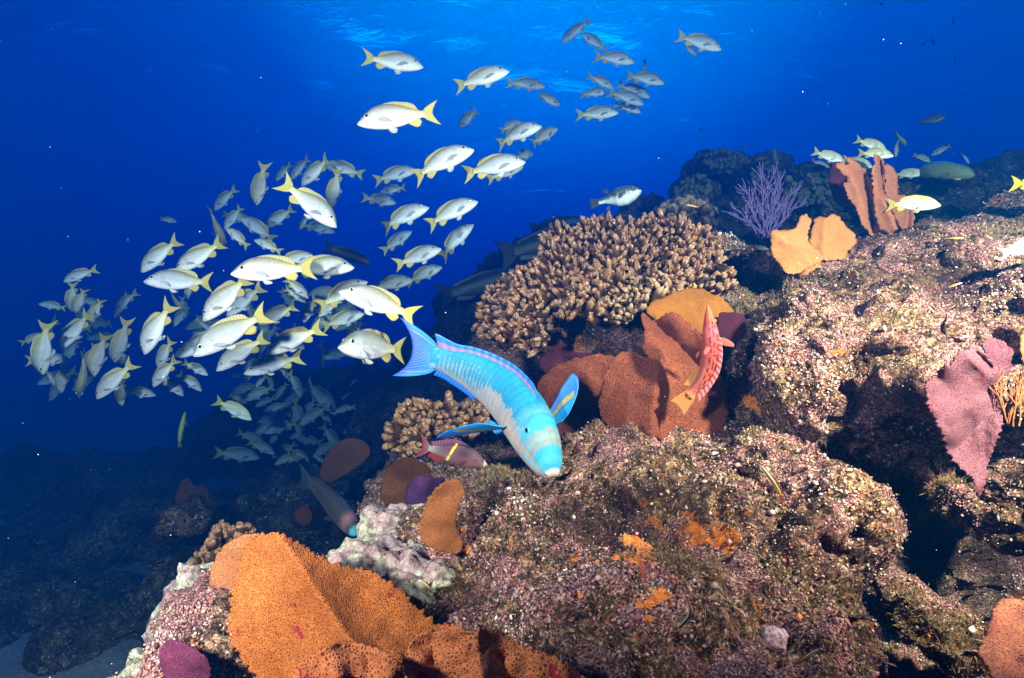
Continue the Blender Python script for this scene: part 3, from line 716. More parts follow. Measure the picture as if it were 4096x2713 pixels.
PF = dict(top=[(0, -.028), (.012, .002), (.05, .043), (.12, .082), (.2, .105), (.3, .116), (.42, .115), (.55, .099), (.66, .084), (.75, .06), (.83, .054)],
          bot=[(0, -.05), (.012, -.066), (.05, -.086), (.12, -.10), (.2, -.108), (.32, -.113), (.45, -.11), (.58, -.093), (.68, -.074), (.75, -.056), (.83, -.054)],
          wid=[(0, .026), (.012, .042), (.05, .06), (.12, .076), (.2, .087), (.3, .09), (.42, .08), (.55, .064), (.68, .038), (.76, .022), (.83, .015)], ex=.85)
TQ, PEACH, CREAM = np.array((.010, .205, .335)), np.array((.31, .265, .235)), np.array((.21, .29, .29))
def over(col, m, c): m = np.asarray(m)[:, None]; return col*(1-m)+np.asarray(c)*m
def parrot_col(s, c, sn, V):
    n1 = fbm(V*28, 3, 5); n2 = fbm(V*70, 2, 9)
    col = np.tile(TQ, (len(s), 1))
    # peach flank breaking into upright bars toward the tail
    fr = (s/.0215+.15*n2) % 1.0
    rear = sstep(.42, .62, s)
    w = np.clip((.34-c+.12*n1)/(.35+.75*rear), 0, 1)
    tri = abs(fr-.5)*2
    m = sstep(-.10, .10, w-tri*(.35+.65*rear)-.06*(1-rear))
    row = (np.floor((c+1)*7) % 2)*.25
    m2 = (tri < .42)*(c > -.2)*(c < .62+.12*n2)*rear*(((c*5.2+row+.3*n1) % 1.0) < .62)*(s < .77)
    col = over(col, np.clip(m, 0, 1)*(s < .8)*(.85-.3*rear), PEACH); col = over(col, m2*.4, PEACH*.95)
    col = over(col, (1-sstep(-.8, -.45, c))*(s < .76), PEACH*1.05)
    # head bands
    hb = lambda a, b, e=.012: sstep(a-e, a+e, s+.010*n1)*(1-sstep(b-e, b+e, s+.010*n1))
    topm = sstep(-.05, .2, c+.12*n1)
    col = over(col, hb(.195, .235, .02)*topm*.45, (.12, .36, .46))
    col = over(col, hb(.135, .19, .010)*topm*.9, (.03, .34, .46))
    col = over(col, hb(.07, .135, .008)*sstep(-.5, -.1, c), CREAM*.85)
    col = over(col, hb(.085, .13, .008)*topm*sstep(.0, .8, n1)*.8, (.10, .38, .46))
    col = over(col, (1-sstep(.06, .078, s+.012*n1))*sstep(-.15, .15, c), (.008, .30, .46))
    col = over(col, (1-sstep(.0, .07, s))*sstep(-.2, .2, c)*.4, (.15, .42, .50))
    chk = (s < .30)*(1-sstep(-.15, .05, c+.1*n1)); col = over(col, chk, PEACH*1.02)
    # chin stripes, lips, white beak
    col = over(col, (abs(c+.30+1.2*(s-.05)) < .07)*(s < .13)*(s > .012), (.05, .42, .68))
    col = over(col, (abs(V[:, 2]+.034) > .012)*(s < .022)*(s > .008), (.02, .30, .70))
    col = over(col, s < .010, (.60, .50, .45))
    col = over(col, (abs(V[:, 2]+.038) < .004)*(s < .012), (.10, .07, .07))
    g = np.exp(-((s-.255-.04*np.cos(c*1.5))/.004)**2)*(c < .3)*(c > -.8); col = col*(1-.25*g[:, None])
    # purple flecks where the tail begins
    return over(col, sstep(.775, .81, s)*(n1 > -.05)*.55, (.34, .40, .78))
BL, CY, LIL = np.array((.008, .12, .58)), np.array((.006, .25, .56)), np.array((.28, .25, .55))
def parrot_tail(v, q):
    col = lerp(CY, BL, sstep(.1, .7, q)*1.0); a = abs(v)
    col = over(col, sstep(.80, .86, a), CY); col = over(col, (a > .70)*(a < .80)*(q > .08)*.9, LIL)
    return over(col, (q > .84)*.7, (.03, .08, .62))
def parrot_dors(u, v):
    col = np.tile((.02, .18, .70), (len(u), 1))
    return over(col, (v > .2)*(v < .60), lerp((.40, .19, .28), (.28, .18, .36), u))
def parrot_pec(a, q):
    col = np.tile((.008, .15, .58), (len(a), 1)); col = over(col, (a > .25), (.008, .26, .62))
    return over(col, (abs(a+.08-.1*np.sin(q*9)) < .26*(1-.6*q))*(q > .06)*(q < .9), (.32, .27, .03))
M_PF = skin_mat('parrotfish_skin', .58, 30, spec=.3, var=.14)
parrot = Kind('parrotfish', PF, parrot_col, [
    ('tail_fin', fin_tail(-.315, .053, .185, .17, .58, 2.2, 61, 14, .004, 1), parrot_tail),
    ('dorsal_fin', fin_edge(PF, 1, .25, .80, lambda q: (.028+.036*sstep(.8, 1, np.array([q]))[0])*min(1, q*9+.05), .5, 60, 9), parrot_dors),
    ('anal_fin', fin_edge(PF, -1, .55, .79, lambda q: .030*min(1, q*7+.1), .6, 30, 5), (.02, .16, .70)),
    ('pectoral_fin', fin_leaf((.235, -.095, -.035), (-.22, -.92, -.30), (.6, 0, .9), .30, .105, 31, 21, .004, .05, .42), parrot_pec),
    ('pectoral_fin', fin_leaf((.235, .095, -.035), (-.25, .72, .66), (1, .1, .1), .30, .10, 31, 21, .004, -.05, .42), parrot_pec),
    ('pelvic_fin', fin_leaf((.17, .02, -.125), (-1, .15, -.25), (.6, 0, -1), .12, .045), (.03, .30, .66)),
    ('pelvic_fin', fin_leaf((.17, -.02, -.125), (-1, -.15, -.25), (.6, 0, -1), .12, .045), (.03, .30, .66))],
    (.165, .040, .015, (.08, .30, .36), -.002), M_PF, 230, 120, .83, fin_mat('parrotfish_fin', 30, .2, .90))
sp = Spine(yaw=R(50), pitch=R(12), a=.22, b=.84)
Ft, Ut = Vector((1, 0, -.12)).normalized(), Vector((.26, -.50, .82)).normalized(); Rt = Ft.cross(Ut)
hero_f = Ft*math.cos(R(55))+Rt*math.sin(R(55))
fit(parrot, sp, 'hero', hero_f, Ut, (-.32, 0, 0), (.5, 0, -.04), 'P', (425, 352), (1520, 1440), 1.62, 'parrotfish',
    'large turquoise parrotfish with peach flanks bending toward the viewer over the reef')

# spotted coral pink hogfish in front of the red fan
HG = dict(top=[(0, -.012), (.05, .012), (.1, .028), (.16, .046), (.25, .066), (.36, .076), (.5, .075), (.62, .06), (.72, .05), (.8, .042), (.84, .042)],
          bot=[(0, -.022), (.05, -.035), (.1, -.048), (.16, -.056), (.25, -.07), (.36, -.078), (.5, -.074), (.62, -.058), (.72, -.048), (.8, -.04), (.84, -.042)],
          wid=[(0, .010), (.05, .022), (.1, .034), (.18, .05), (.3, .064), (.45, .06), (.6, .044), (.72, .026), (.8, .016), (.84, .013)])
def spotted_col(s, c, sn, V):
    n = fbm(V*40, 2, 3)
    col = lerp((.46, .04, .03), (.54, .095, .05), sstep(.2, .7, s)); col = over(col, (1-sstep(.05, .16, s)), (.62, .10, .04))
    col = over(col, sstep(.12, .2, s)*(1-sstep(.2, .3, s))*.6, (.62, .12, .15))
    dots = (((s/.017) % 1) < .34)*(((c*6.5+np.floor(s/.017)*.5) % 1) < .5)*(s > .2)*(s < .82); col = over(col, dots*.45, (.60, .32, .26))
    for c0, ph in ((.22, 0.), (.62, .045), (.9, .02)):
        b = (((s+ph)/.085+.25*n) % 1 < .62)*(abs(c-c0+.05*n) < .10)*(s > .13)*(s < .80); col = over(col, b*.92, (.10, .008, .010))
    return over(col, sstep(.74, .84, s)*.5, (.85, .42, .08))
spotted = Kind('spotted_hogfish', HG, spotted_col, [
    ('tail_fin', fin_tail(-.33, .042, .18, .085, .86, 2.0), lambda v, q: over(lerp((.80, .28, .07), (.85, .36, .10), q), (q < .25)*(abs(abs(v)-.35) < .14), (.16, .012, .01))),
    ('dorsal_fin', fin_edge(HG, 1, .26, .80, lambda q: .016+.03*q, .8), (.80, .20, .20)),
    ('anal_fin', fin_edge(HG, -1, .56, .76, lambda q: .065*math.sin(math.pi*min(1, q*2+.08)*.5), .9, 20), (.86, .36, .08)),
    ('pelvic_fin', fin_leaf((.10, .02, -.085), (-1, .2, -.35), (.6, 0, -1), .08, .025), (.82, .30, .10)),
    ('pectoral_fin', fin_leaf((.18, -.055, -.01), (-.12, -.5, .95), (1, 0, .3), .20, .07), (.50, .13, .10)),
    ('pectoral_fin', fin_leaf((.18, .055, -.01), (-1, .3, .0), (.3, 0, 1), .10, .05), (.74, .20, .16))],
    (.135, .03, .012, (.85, .35, .05), .002), M_FINE, 150, 90, .84)
sp2 = Spine(pitch=R(42), yaw=R(-14), a=.25, b=.9)
fit(spotted, sp2, 'a', (-.08, -.25, 1), (1, -.75, 0), (-.5, 0, 0), (.5, 0, 0), 'Q', (1470, 1195), (1768, 272), 1.70, 'spotted_hogfish',
    'coral pink fish with dark red blotches standing nose up before the big red sea fan')
# small relatives
def plain_col(back, belly, sp=.0, patch=None, lo=-.5, hi=.4):
    def f(s, c, sn, V):
        col = lerp(belly, back, sstep(lo, hi, c+.25*fbm(V*14, 3, 4)))
        if sp: col = over(col, (fbm(V*34, 2, 8) > .25)*sstep(-.3, .2, c)*sp, np.array(back)*.25)
        if patch: col = patch(col, s, c, V)
        return col
    return f
def fins_of(prof, tail, dors, anal, pec, shape=(.34, .17, .14, .6, 1.5), dh=.04, x0=-.315, hb=.042, d0=.28, d1=.78, ph=.14):
    return [('tail_fin', fin_tail(x0, hb, shape[1], shape[2], shape[3], shape[4]), tail), ('dorsal_fin', fin_edge(prof, 1, d0, d1, lambda q: dh*math.sin(math.pi*min(1, q*2+.05)*.5), .5), dors),
            ('anal_fin', fin_edge(prof, -1, .56, .77, lambda q: dh*1.3*math.sin(math.pi*min(1, q*2+.05)*.5), .7, 20), anal),
            ('pectoral_fin', fin_leaf((.25, -.07, -.03), (-1, -.5, -.25), (.3, 0, 1), ph, .055), pec), ('pectoral_fin', fin_leaf((.25, .07, -.03), (-1, .5, -.25), (.3, 0, 1), ph, .055), pec)]
def hog_patch(col, s, c, V):
    b = (abs(s-.49+.05*(c-.1)) < .016)*(c > -.75)*(fbm(V*50, 2, 2) > -.45); col = over(col, b*.95, (.75, .52, .02))
    col = over(col, 1-sstep(.02, .06, s), (.72, .42, .44)); return over(col, sstep(.6, .8, s)*.5, (.34, .30, .24))
hog = Kind('hogfish', SN, plain_col((.07, .024, .036), (.13, .055, .05), 0, hog_patch), fins_of(SN, lambda v, q: lerp((.17, .12, .09), (.24, .03, .05), sstep(.2, .8, q+.3*abs(v))), (.15, .035, .09), (.26, .02, .02), (.28, .04, .04), (.34, .20, .19, .45, 2), .055), (.115, .02, .014, (.5, .2, .2), .001), M_FINE, 90, 56)
place(hog, 'P', (920, 1312), (262, 1150), .24, 12, 0, 0, 'purple brown hogfish with a yellow bar and pale lips under the parrotfish fin', depth=1.88, detail=True, name='hogfish')
def beak_patch(col, s, c, V):
    col = over(col, (1-sstep(.03, .05, s)), (.10, .62, .66)); return over(col, sstep(.05, .12, s)*(1-sstep(.12, .2, s))*.8, (.50, .20, .18))
PFC = fins_of(PF, (.06, .10, .10), (.10, .07, .06), (.10, .06, .05), (.10, .09, .08), (.34, .17, .15, .7, 1.6), .035, -.315, .056)
dusky = Kind('dusky_parrotfish', PF, plain_col((.07, .065, .055), (.17, .12, .10), 0, beak_patch), PFC, (.15, .04, .015, (.4, .3, .1), .001), M_FINE, 80, 48, .83)
place(dusky, 'G', (2390, 570), (1985, 190), .42, 40, -10, 0, 'dusky parrotfish with a bright cyan beak diving below the dark lower school', depth=2.9, detail=True)
darkp = Kind('dark_parrotfish', PF, plain_col((.010, .014, .013), (.014, .017, .015)), [(n_, g_, (.010, .013, .012)) for n_, g_, c_ in PFC], (.15, .04, .015, (.03, .03, .02), .001), M_FINE, 60, 40, .83)  # unlit silhouette painted in: body and fins coloured almost black
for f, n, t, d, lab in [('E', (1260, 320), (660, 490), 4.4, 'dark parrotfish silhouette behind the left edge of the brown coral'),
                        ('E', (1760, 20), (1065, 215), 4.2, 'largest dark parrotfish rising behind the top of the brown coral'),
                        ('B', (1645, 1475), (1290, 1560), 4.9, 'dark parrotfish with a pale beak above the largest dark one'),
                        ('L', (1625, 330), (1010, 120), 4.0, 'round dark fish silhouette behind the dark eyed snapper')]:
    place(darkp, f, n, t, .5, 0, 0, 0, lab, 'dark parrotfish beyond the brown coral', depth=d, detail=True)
PU = dict(top=[(0, -.01), (.05, .06), (.15, .12), (.3, .16), (.45, .16), (.6, .11), (.72, .065), (.83, .05)], bot=[(0, -.03), (.05, -.09), (.15, -.15), (.3, -.20), (.45, -.19), (.6, -.11), (.72, -.055), (.83, -.05)],
          wid=[(0, .04), (.05, .09), (.15, .14), (.3, .16), (.45, .15), (.6, .09), (.72, .045), (.83, .03)])
puffer = Kind('pufferfish', PU, plain_col((.10, .12, .10), (.75, .76, .74), .9), [
    ('tail_fin', fin_tail(-.315, .05, .18, .10, .95, 2), (.07, .09, .08)), ('dorsal_fin', fin_leaf((-.12, 0, .12), (-.6, 0, .8), (1, 0, .4), .13, .09), (.08, .09, .08)),
    ('anal_fin', fin_leaf((-.14, 0, -.12), (-.6, 0, -.8), (1, 0, -.4), .11, .08), (.10, .11, .09)),
    ('pectoral_fin', fin_leaf((.2, -.15, -.03), (-1, -.6, -.1), (.2, 0, 1), .1, .1), (.12, .13, .1)), ('pectoral_fin', fin_leaf((.2, .15, -.03), (-1, .6, -.1), (.2, 0, 1), .1, .1), (.12, .13, .1))], (.13, .06, .022, (.5, .45, .2), 0), M_PLAIN, 70, 60, .83)
place(puffer, 'B', (2040, 1280), (1703, 1378), .34, 10, 0, 0, 'mottled pufferfish with white belly hovering over the dark ridge', cat='pufferfish', depth=3.4, detail=True)
greenp = Kind('green_parrotfish', PF, plain_col((.14, .17, .055), (.17, .19, .06), 0, lambda col, s, c, V: over(over(col, (fbm(V*26, 2, 6) > .3)*.5, (.05, .20, .22)), sstep(.93, .99, c)*.8, (.03, .26, .45))),
              fins_of(PF, lambda v, q: lerp((.12, .17, .08), (.05, .24, .34), q), (.04, .25, .45), (.1, .16, .1), (.12, .17, .08), (.34, .18, .19, .75, 1.6), .03, -.315, .056), (.15, .05, .014, (.4, .3, .1), .001), M_FINE, 60, 40, .83)
place(greenp, 'C', (1985, 1165), (1665, 1150), .46, 42, 0, -2, 'olive green parrotfish with a humped forehead resting over the far right ridge', depth=3.5, detail=True)
DK = dict(top=[(0, -.0), (.05, .05), (.15, .12), (.3, .17), (.45, .17), (.6, .12), (.7, .06), (.78, .03), (.83, .03)], bot=[(0, -.02), (.05, -.06), (.15, -.12), (.3, -.17), (.45, -.17), (.6, -.12), (.7, -.06), (.78, -.03), (.83, -.03)],
          wid=[(0, .012), (.1, .04), (.3, .06), (.5, .05), (.7, .022), (.83, .01)])
damsel = Kind('dark_damselfish', DK, plain_col((.04, .06, .065), (.07, .09, .09)), fins_of(DK, (.035, .05, .055), (.03, .045, .05), (.03, .045, .05), (.06, .08, .08), (.34, .18, .17, .4, 1.3), .05, -.31, .03), (.1, .03, .016, (.3, .3, .2), .001), M_PLAIN, 40, 28)
for f, n, t, L, a, d, lab in [('C', (1812, 790), (1645, 825), .2, 0, 4.2, 'dark spindle fish with forked tail alone above the right ridge'),
    ('C', (950, 1110), (838, 1110), .16, 0, 3.6, 'dark oval damselfish left of the tall red sea fan'),
    ('C', (665, 1010), (712, 1165), .25, 55, 3.8, 'grey blue fish coming head on over the purple gorgonian'),
    ('C', (1660, 310), (1690, 285), .12, 0, 6.5, 'dark fish speck, left of two in the upper right water'), ('C', (1755, 305), (1722, 255), .12, 0, 6.5, 'dark fish speck, right of two in the upper right water'),
    ('C', (1888, 435), (1886, 365), .12, 0, 6.0, 'upright dark fish speck in the right water'), ('C', (1880, 175), (1865, 110), .12, 0, 6.5, 'dark slanting fish speck near the right top'),
    ('C', (190, 885), (155, 868), .12, 0, 6.0, 'dark fish speck over the middle of the open water'), ('C', (480, 1003), (440, 998), .12, 0, 5.0, 'small dark fish above the dark mound'),
    ('C', (1405, 40), (1375, 10), .12, 0, 6.5, 'dark fish speck at the top edge'), ('F', (625, 160), (500, 165), .16, 0, 2.9, 'reddish dark fish in the shade left of the orange sea fan')]:
    place(damsel, f, n, t, L, a, 0, 0, lab, None, depth=d, detail=(L > .15))
yellowf = Kind('yellow_fish', DK, plain_col((.80, .58, .02), (.82, .62, .05)), fins_of(DK, (.85, .62, .02), (.8, .55, .02), (.8, .55, .02), (.8, .6, .1), (.34, .18, .17, .6, 1.4), .05, -.31, .03), (.1, .03, .016, (.5, .4, .1), .001), M_PLAIN, 40, 28)
place(yellowf, 'C', (2640, 1240), (2298, 1240), .2, 0, 0, 0, 'vivid yellow tail of a fish leaving at the right edge', depth=2.3, detail=True, name='yellow_fish')
whitef = Kind('white_fish', SN, plain_col((.85, .72, .66), (.66, .64, .62), 0, lambda col, s, c, V: over(col, (abs(c-.1) < .09)*.7, (.35, .25, .28))), fins_of(SN, (.8, .55, .4), (.8, .7, .6), (.8, .7, .6), (.8, .7, .6)), (.1, .02, .016, (.6, .5, .4), .001), M_PLAIN, 50, 32)
place(whitef, 'F', (2560, 90), (2222, 188), .17, 0, 0, 0, 'white pink striped fish entering at the right edge over the bright reef', depth=1.62, detail=True, name='white_fish')

# ------------------------------------------------------------------ small cleaner wrasses close to the rock
from mathutils.bvhtree import BVHTree
def bvh_of(o):
    me = o.data; n = len(me.vertices); P = np.empty(n*3, np.float32); me.vertices.foreach_get('co', P)
    return BVHTree.FromPolygons(P.reshape(-1, 3).tolist(), [tuple(p.vertices) for p in me.polygons])
BV = bvh_of(reef)
def hit(sx, sy):
    d = at(sx, sy, 1.0)-Vector((0, 0, CAMZ)); loc, nor, i, dist = BV.ray_cast(Vector((0, 0, CAMZ)), d.normalized())
    return (loc, nor) if loc else (at(sx, sy, 2.6), Vector((0, -1, 0)))
WR = dict(top=[(0, -.004), (.05, .03), (.15, .055), (.3, .068), (.5, .066), (.7, .048), (.83, .032)], bot=[(0, -.012), (.05, -.035), (.15, -.055), (.3, -.068), (.5, -.066), (.7, -.046), (.83, -.03)],
          wid=[(0, .014), (.1, .04), (.3, .05), (.5, .046), (.7, .03), (.83, .014)])
def wrasse_col(s, c, sn, V):
    col = np.tile((.72, .46, .03), (len(s), 1)); col = over(col, abs(c-.12) < .20, (.008, .007, .010)); col = over(col, c > .80, (.010, .008, .012))
    col = over(col, (c > .42)*(c < .72)*(1-sstep(.45, .6, s)), (.74, .74, .70)); col = over(col, (c < -.35)*(1-sstep(.2, .5, s)), (.80, .76, .68))
    return over(col, sstep(.6, .85, s)*.75, (.72, .16, .05))
wrasse = Kind('cleaner_wrasse', WR, wrasse_col, fins_of(WR, (.75, .22, .10), (.30, .16, .02), (.7, .4, .05), (.6, .4, .2), (.3, .17, .06, .9, 2), .025, -.315, .03, .25, .8, .07), (.07, .012, .012, (.3, .2, .1), .001), M_PLAIN, 60, 48)
for f, n, t, be, roll, lab in [('H', (2290, 1232), (2335, 1015), 2.6, -20, 'curved black and yellow striped wrasse by the lower orange sponge'),
    ('I', (202, 1202), (208, 1050), .4, 20, 'upright thin striped wrasse to the right of the curved one'),
    ('I', (580, 140), (722, 380), -1.2, 10, 'striped wrasse nose up with red tail on the sunlit rock face'),
    ('I', (965, 1370), (790, 1482), 0, 0, 'striped wrasse gliding up right over the dark bottom rock'),
    ('H', (545, 902), (618, 960), -1, 0, 'little striped wrasse on the pale flat rock'),
    ('I', (938, 1548), (850, 1590), 0, 0, 'striped wrasse half cut by the bottom edge'),
    ('T', (1685, 1124), (1585, 1126), 0, 0, 'tiny white and red wrasse on the bright plateau'), ('T', (1950, 1136), (1893, 1098), 0, 0, 'tiny green striped wrasse right of the tiny white and red one'),
    ('T', (1668, 1528), (1568, 1562), 0, 0, 'tiny yellow wrasse over the brown algae ledge'), ('T', (1662, 598), (1610, 598), 0, 0, 'tiny pale wrasse before the green parrotfish'),
    ('S', (1930, 85), (2035, 106), 0, 0, 'tiny yellow green wrasse over the far small corals')]:
    (x0, y0), (x1, y1) = src(f, *n), src(f, *t)
    d = min(hit(x, y)[0].y for x, y in ((x0, y0), (x1, y1), ((x0+x1)/2, (y0+y1)/2)))-.13
    if f == 'S': d = 3.0
    if f == 'T' and n[1] < 700: d = 2.9
    nose, tail = np.array((x0, y0)), np.array((x1, y1)); px = np.linalg.norm(nose-tail)
    if abs(be) > 1.9:
        fit(wrasse, Spine(yaw=R(75), a=.2, b=.95), 'c', (.66, -.1, -.75), (-.3, -.95, .1), (-.5, 0, 0), (.5, 0, 0), f, t, n, d, 'cleaner_wrasse', lab, 'wrasse', 'small striped wrasses near the rock')
    else:
        place(wrasse, f, n, t, .1, 0, roll, be, lab, 'small striped wrasses near the rock', 'wrasse', detail=px > 60, depth=d)
x0, y0 = src('H', 2040, 850)
fit(spotted, Spine(pitch=R(20), a=.3), 'b', (.25, -.3, -1), (.8, -.5, .2), (-.5, 0, 0), (.5, 0, 0), 'H', (2012, 735), (2072, 945), hit(x0, y0)[0].y-.09, 'hawkfish', 'small orange red fish nose down below the upper orange sponge')
trumpet = Kind('trumpetfish', WR, plain_col((.30, .34, .03), (.40, .38, .05)), fins_of(WR, (.5, .45, .04), (.3, .3, .05), (.3, .3, .05), (.3, .3, .1), (.3, .15, .07, .9, 2), .03, -.315, .03), None, M_PLAIN, 30, 20)
place(trumpet, 'D', (1248, 1262), (1210, 1508), .3, 0, 0, 0, 'slender yellow green fish hanging upright left of the dark lower school', depth=3.6, detail=True, name='slender_fish')
# ------------------------------------------------------------------ sea fans
def fan_mat(name, c1, c2, cell=300, alpha=.5, crimson=None, rim=0):
    m = NM(name); co = m.obj()
    w = m.n('VectorMath', {0: m.noise(60, 2).outputs['Color'], 1: (.006, .006, .006)}, operation='MULTIPLY').outputs[0]
    wc = m.n('VectorMath', {0: co, 1: w}, operation='ADD').outputs[0]
    v = m.vor(cell, 'DISTANCE_TO_EDGE', vec=wc); d = v.outputs['Distance']
    n = m.noise(9, 5, .6); c = m.mix(m.ramp(n, [(.35, 0.), (.65, 1.)]), c1, c2)
    c = m.mix(m.ramp(m.noise(130, 4, .7), [(.35, .0), (.7, .35)]), c, tuple(x*.45 for x in c1))
    net = m.ramp(d, [(.04, 1.0), (.24, .42)])
    c = m.mix(1.0, c, net, 'MULTIPLY')
    if crimson:
        k = m.ramp(m.noise(crimson[0], 4, .6, m.n('Mapping', {'Vector': co, 'Location': (crimson[2], 0, 0)}).outputs[0]), [(crimson[1], 0.), (crimson[1]+.04, .9)])
        c = m.mix(k, c, (.22, .012, .02))
    b = m.bump(d, .8, .003); b = m.bump(m.noise(200, 3), .5, .003, b)
    sh = m.bsdf(Base_Color=c, Roughness=.9, Normal=b, Specular_IOR_Level=.15)
    sh = m.n('MixShader', {0: .22, 1: sh, 2: m.n('BsdfTranslucent', {'Color': c, 'Normal': b})})
    if alpha:
        hole = m.math('MULTIPLY', m.math('GREATER_THAN', d, .30), alpha)
        sh = m.n('MixShader', {0: hole, 1: sh, 2: m.n('BsdfTransparent')})
    return m.done(sh)
def inside(px, py, poly):
    r = np.zeros(len(px), bool); n = len(poly)
    for i in range(n):
        (x1, y1), (x2, y2) = poly[i], poly[(i+1) % n]
        if y1 == y2: continue
        c = ((y1 > py) != (y2 > py)) & (px < (x2-x1)*(py-y1)/(y2-y1)+x1); r ^= c
    return r
def blade(frame, outline, d0, mat, parent, slope=(0, 0), folds=(), rip=.02, sp=11, jag=7, th=.004, seed=0, name='blade', soft=2):
    """one leaf of a fan: outline at its own distance, folded in depth by crest lines, a few millimetres thick"""
    poly = np.array([src(frame, *p) for p in outline], float); rr = np.random.default_rng(seed+len(outline))
    for _ in range(soft):
        nx = np.roll(poly, -1, 0); poly = np.stack([poly*.75+nx*.25, poly*.25+nx*.75], 1).reshape(-1, 2)
    pts = []
    for i in range(len(poly)):
        a, b = poly[i], poly[(i+1) % len(poly)]; L = np.linalg.norm(b-a); k = max(1, int(L/(sp*.8)))
        nrm = np.array([b[1]-a[1], a[0]-b[0]])/(L+1e-9)
        for j in range(k):
            q = a+(b-a)*j/k; pts.append(q+nrm*(jag*(rr.random()-.5)*2*(1 if j % 2 else -.6)))
    B = np.array(pts); nb = len(B)
    gx, gy = np.meshgrid(np.arange(B[:, 0].min(), B[:, 0].max(), sp), np.arange(B[:, 1].min(), B[:, 1].max(), sp))
    gx = gx.ravel()+rr.uniform(-.3, .3, gx.size)*sp; gy = gy.ravel()+rr.uniform(-.3, .3, gy.size)*sp
    k = inside(gx, gy, B); I = np.stack([gx[k], gy[k]], 1)
    # keep inner points off the edge
    keep = np.array([np.min((B[:, 0]-p[0])**2+(B[:, 1]-p[1])**2) > (sp*.55)**2 for p in I]) if len(I) else np.zeros(0, bool)
    A = np.concatenate([B, I[keep]])
    vo, eo, fo, *_ = delaunay_2d_cdt([Vector(p) for p in A], [(i, (i+1) % nb) for i in range(nb)], [list(range(nb))], 1, 1e-4)
    q = np.array([v[:] for v in vo]); c = poly.mean(0); ext = np.ptp(poly, axis=0).max()/2
    u = (q-c)/ext
    d = d0+slope[0]*u[:, 0]+slope[1]*u[:, 1]
    for fr, p, e, wd, amp in folds:
        a, b = np.array(src(fr, *p)), np.array(src(fr, *e)); ab = b-a
        t = np.clip(((q-a)@ab)/(ab@ab), 0, 1); dist = np.linalg.norm(q-a-t[:, None]*ab, axis=1); d = d+amp*np.exp(-(dist/wd))
    p3 = np.concatenate([q/130., np.full((len(q), 1), seed*3.3)], 1)
    d = d+rip*fbm(p3, 2, seed+60)+rip*.07*fbm(p3*5, 2, seed+61)
    V = [at(x, y, dd)[:] for (x, y), dd in zip(q, d)]
    me = make_mesh('fan_blade', V, [tuple(f) for f in fo], mat)
    o = link(name, me, parent); s = o.modifiers.new('thickness', 'SOLIDIFY'); s.thickness = th; s.offset = 0
    return o
def fan(label, blades, base=None, group='sea fans on the reef', foot=None):
    root = empty('sea_fan', base or (0, 0, 0)); 
    for b in blades:
        o = blade(*b[0], parent=root, **b[1]); o.matrix_parent_inverse = root.matrix_world.inverted() if base else Matrix()
    if foot:
        f, x, y, d, r = foot; V, F = ico(3); c = np.array(atv(f, x, y, d))
        P = V*np.array([r, r*.8, r*1.6]); P = P*(1+.2*fbm(V*3, 3, int(x)))[:, None]+c
        o = link('holdfast', make_mesh('holdfast', P, F, blades[0][0][3]), root); o.matrix_parent_inverse = root.matrix_world.inverted() if base else Matrix()
    tag(root, label, 'sea fan', group); return root
BT = lambda *a, **k: (a, k)
ORA = fan_mat('orange_fan', (.38, .11, .022), (.50, .16, .036), 290, .5, (24, .655, 4))
ORP = fan_mat('pink_orange_fan', (.46, .145, .05), (.56, .20, .08), 200, .55, (20, .60, 1))
RED = fan_mat('red_brown_fan', (.22, .055, .026), (.30, .085, .04), 165, .35)
MUS = fan_mat('mustard_fan', (.36, .13, .02), (.44, .165, .03), 420, 0)
DIM = fan_mat('dim_brown_fan', (.10, .035, .012), (.14, .05, .016), 330, 0)  # brown fan darkened in its colour, for fans that should look barely lit
BRN = fan_mat('brown_fan', (.30, .10, .03), (.38, .14, .04), 420, 0)
COR = fan_mat('coral_fan', (.46, .155, .075), (.56, .21, .105), 330, 0)
PEA = fan_mat('peach_fan', (.62, .23, .07), (.70, .29, .10), 330, 0)
PNK = fan_mat('pink_fan', (.17, .06, .085), (.25, .105, .13), 230, .25, (30, .64, 2))
SAL = fan_mat('salmon_fan', (.50, .16, .09), (.60, .22, .125), 190, .5)
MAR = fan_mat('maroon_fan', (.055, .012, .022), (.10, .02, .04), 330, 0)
PUR = fan_mat('purple_fan', (.07, .025, .09), (.11, .035, .12), 330, 0)
fan('largest orange sea fan folded along a ridge at the bottom with crimson marks', [
 BT('V', [(527,1475),(532,1395),(545,1335),(555,1290),(575,1252),(608,1234),(648,1230),(690,1254),(740,1290),(800,1312),(860,1322),(912,1350),(960,1400),(1010,1440),(1070,1500),(1060,1570),(1000,1640),(800,1660),(650,1640),(600,1570),(556,1520)], 1.04, ORA, folds=[('V', (640, 1225), (860, 1560), 200, -.09)], slope=(0, -.05), rip=.006, sp=8, jag=15, seed=1),
 BT('V', [(930,1510),(965,1470),(1000,1462),(1022,1440),(1070,1442),(1098,1478),(1106,1448),(1145,1455),(1200,1490),(1260,1512),(1330,1540),(1390,1610),(1100,1700),(930,1680)], .84, ORP, folds=[('V', (1100, 1440), (1120, 1700), 60, -.025), ('V', (1000, 1470), (1010, 1700), 50, .015)], sp=8, jag=14, slope=(0, -.05), seed=2),
 BT('V', [(670,1560),(720,1512),(790,1478),(850,1490),(905,1512),(945,1560),(960,1680),(690,1690)], .80, ORP, folds=[('V', (790, 1560), (900, 1570), 70, -.03)], sp=9, seed=3)], foot=('V', 900, 1640, .9, .05))
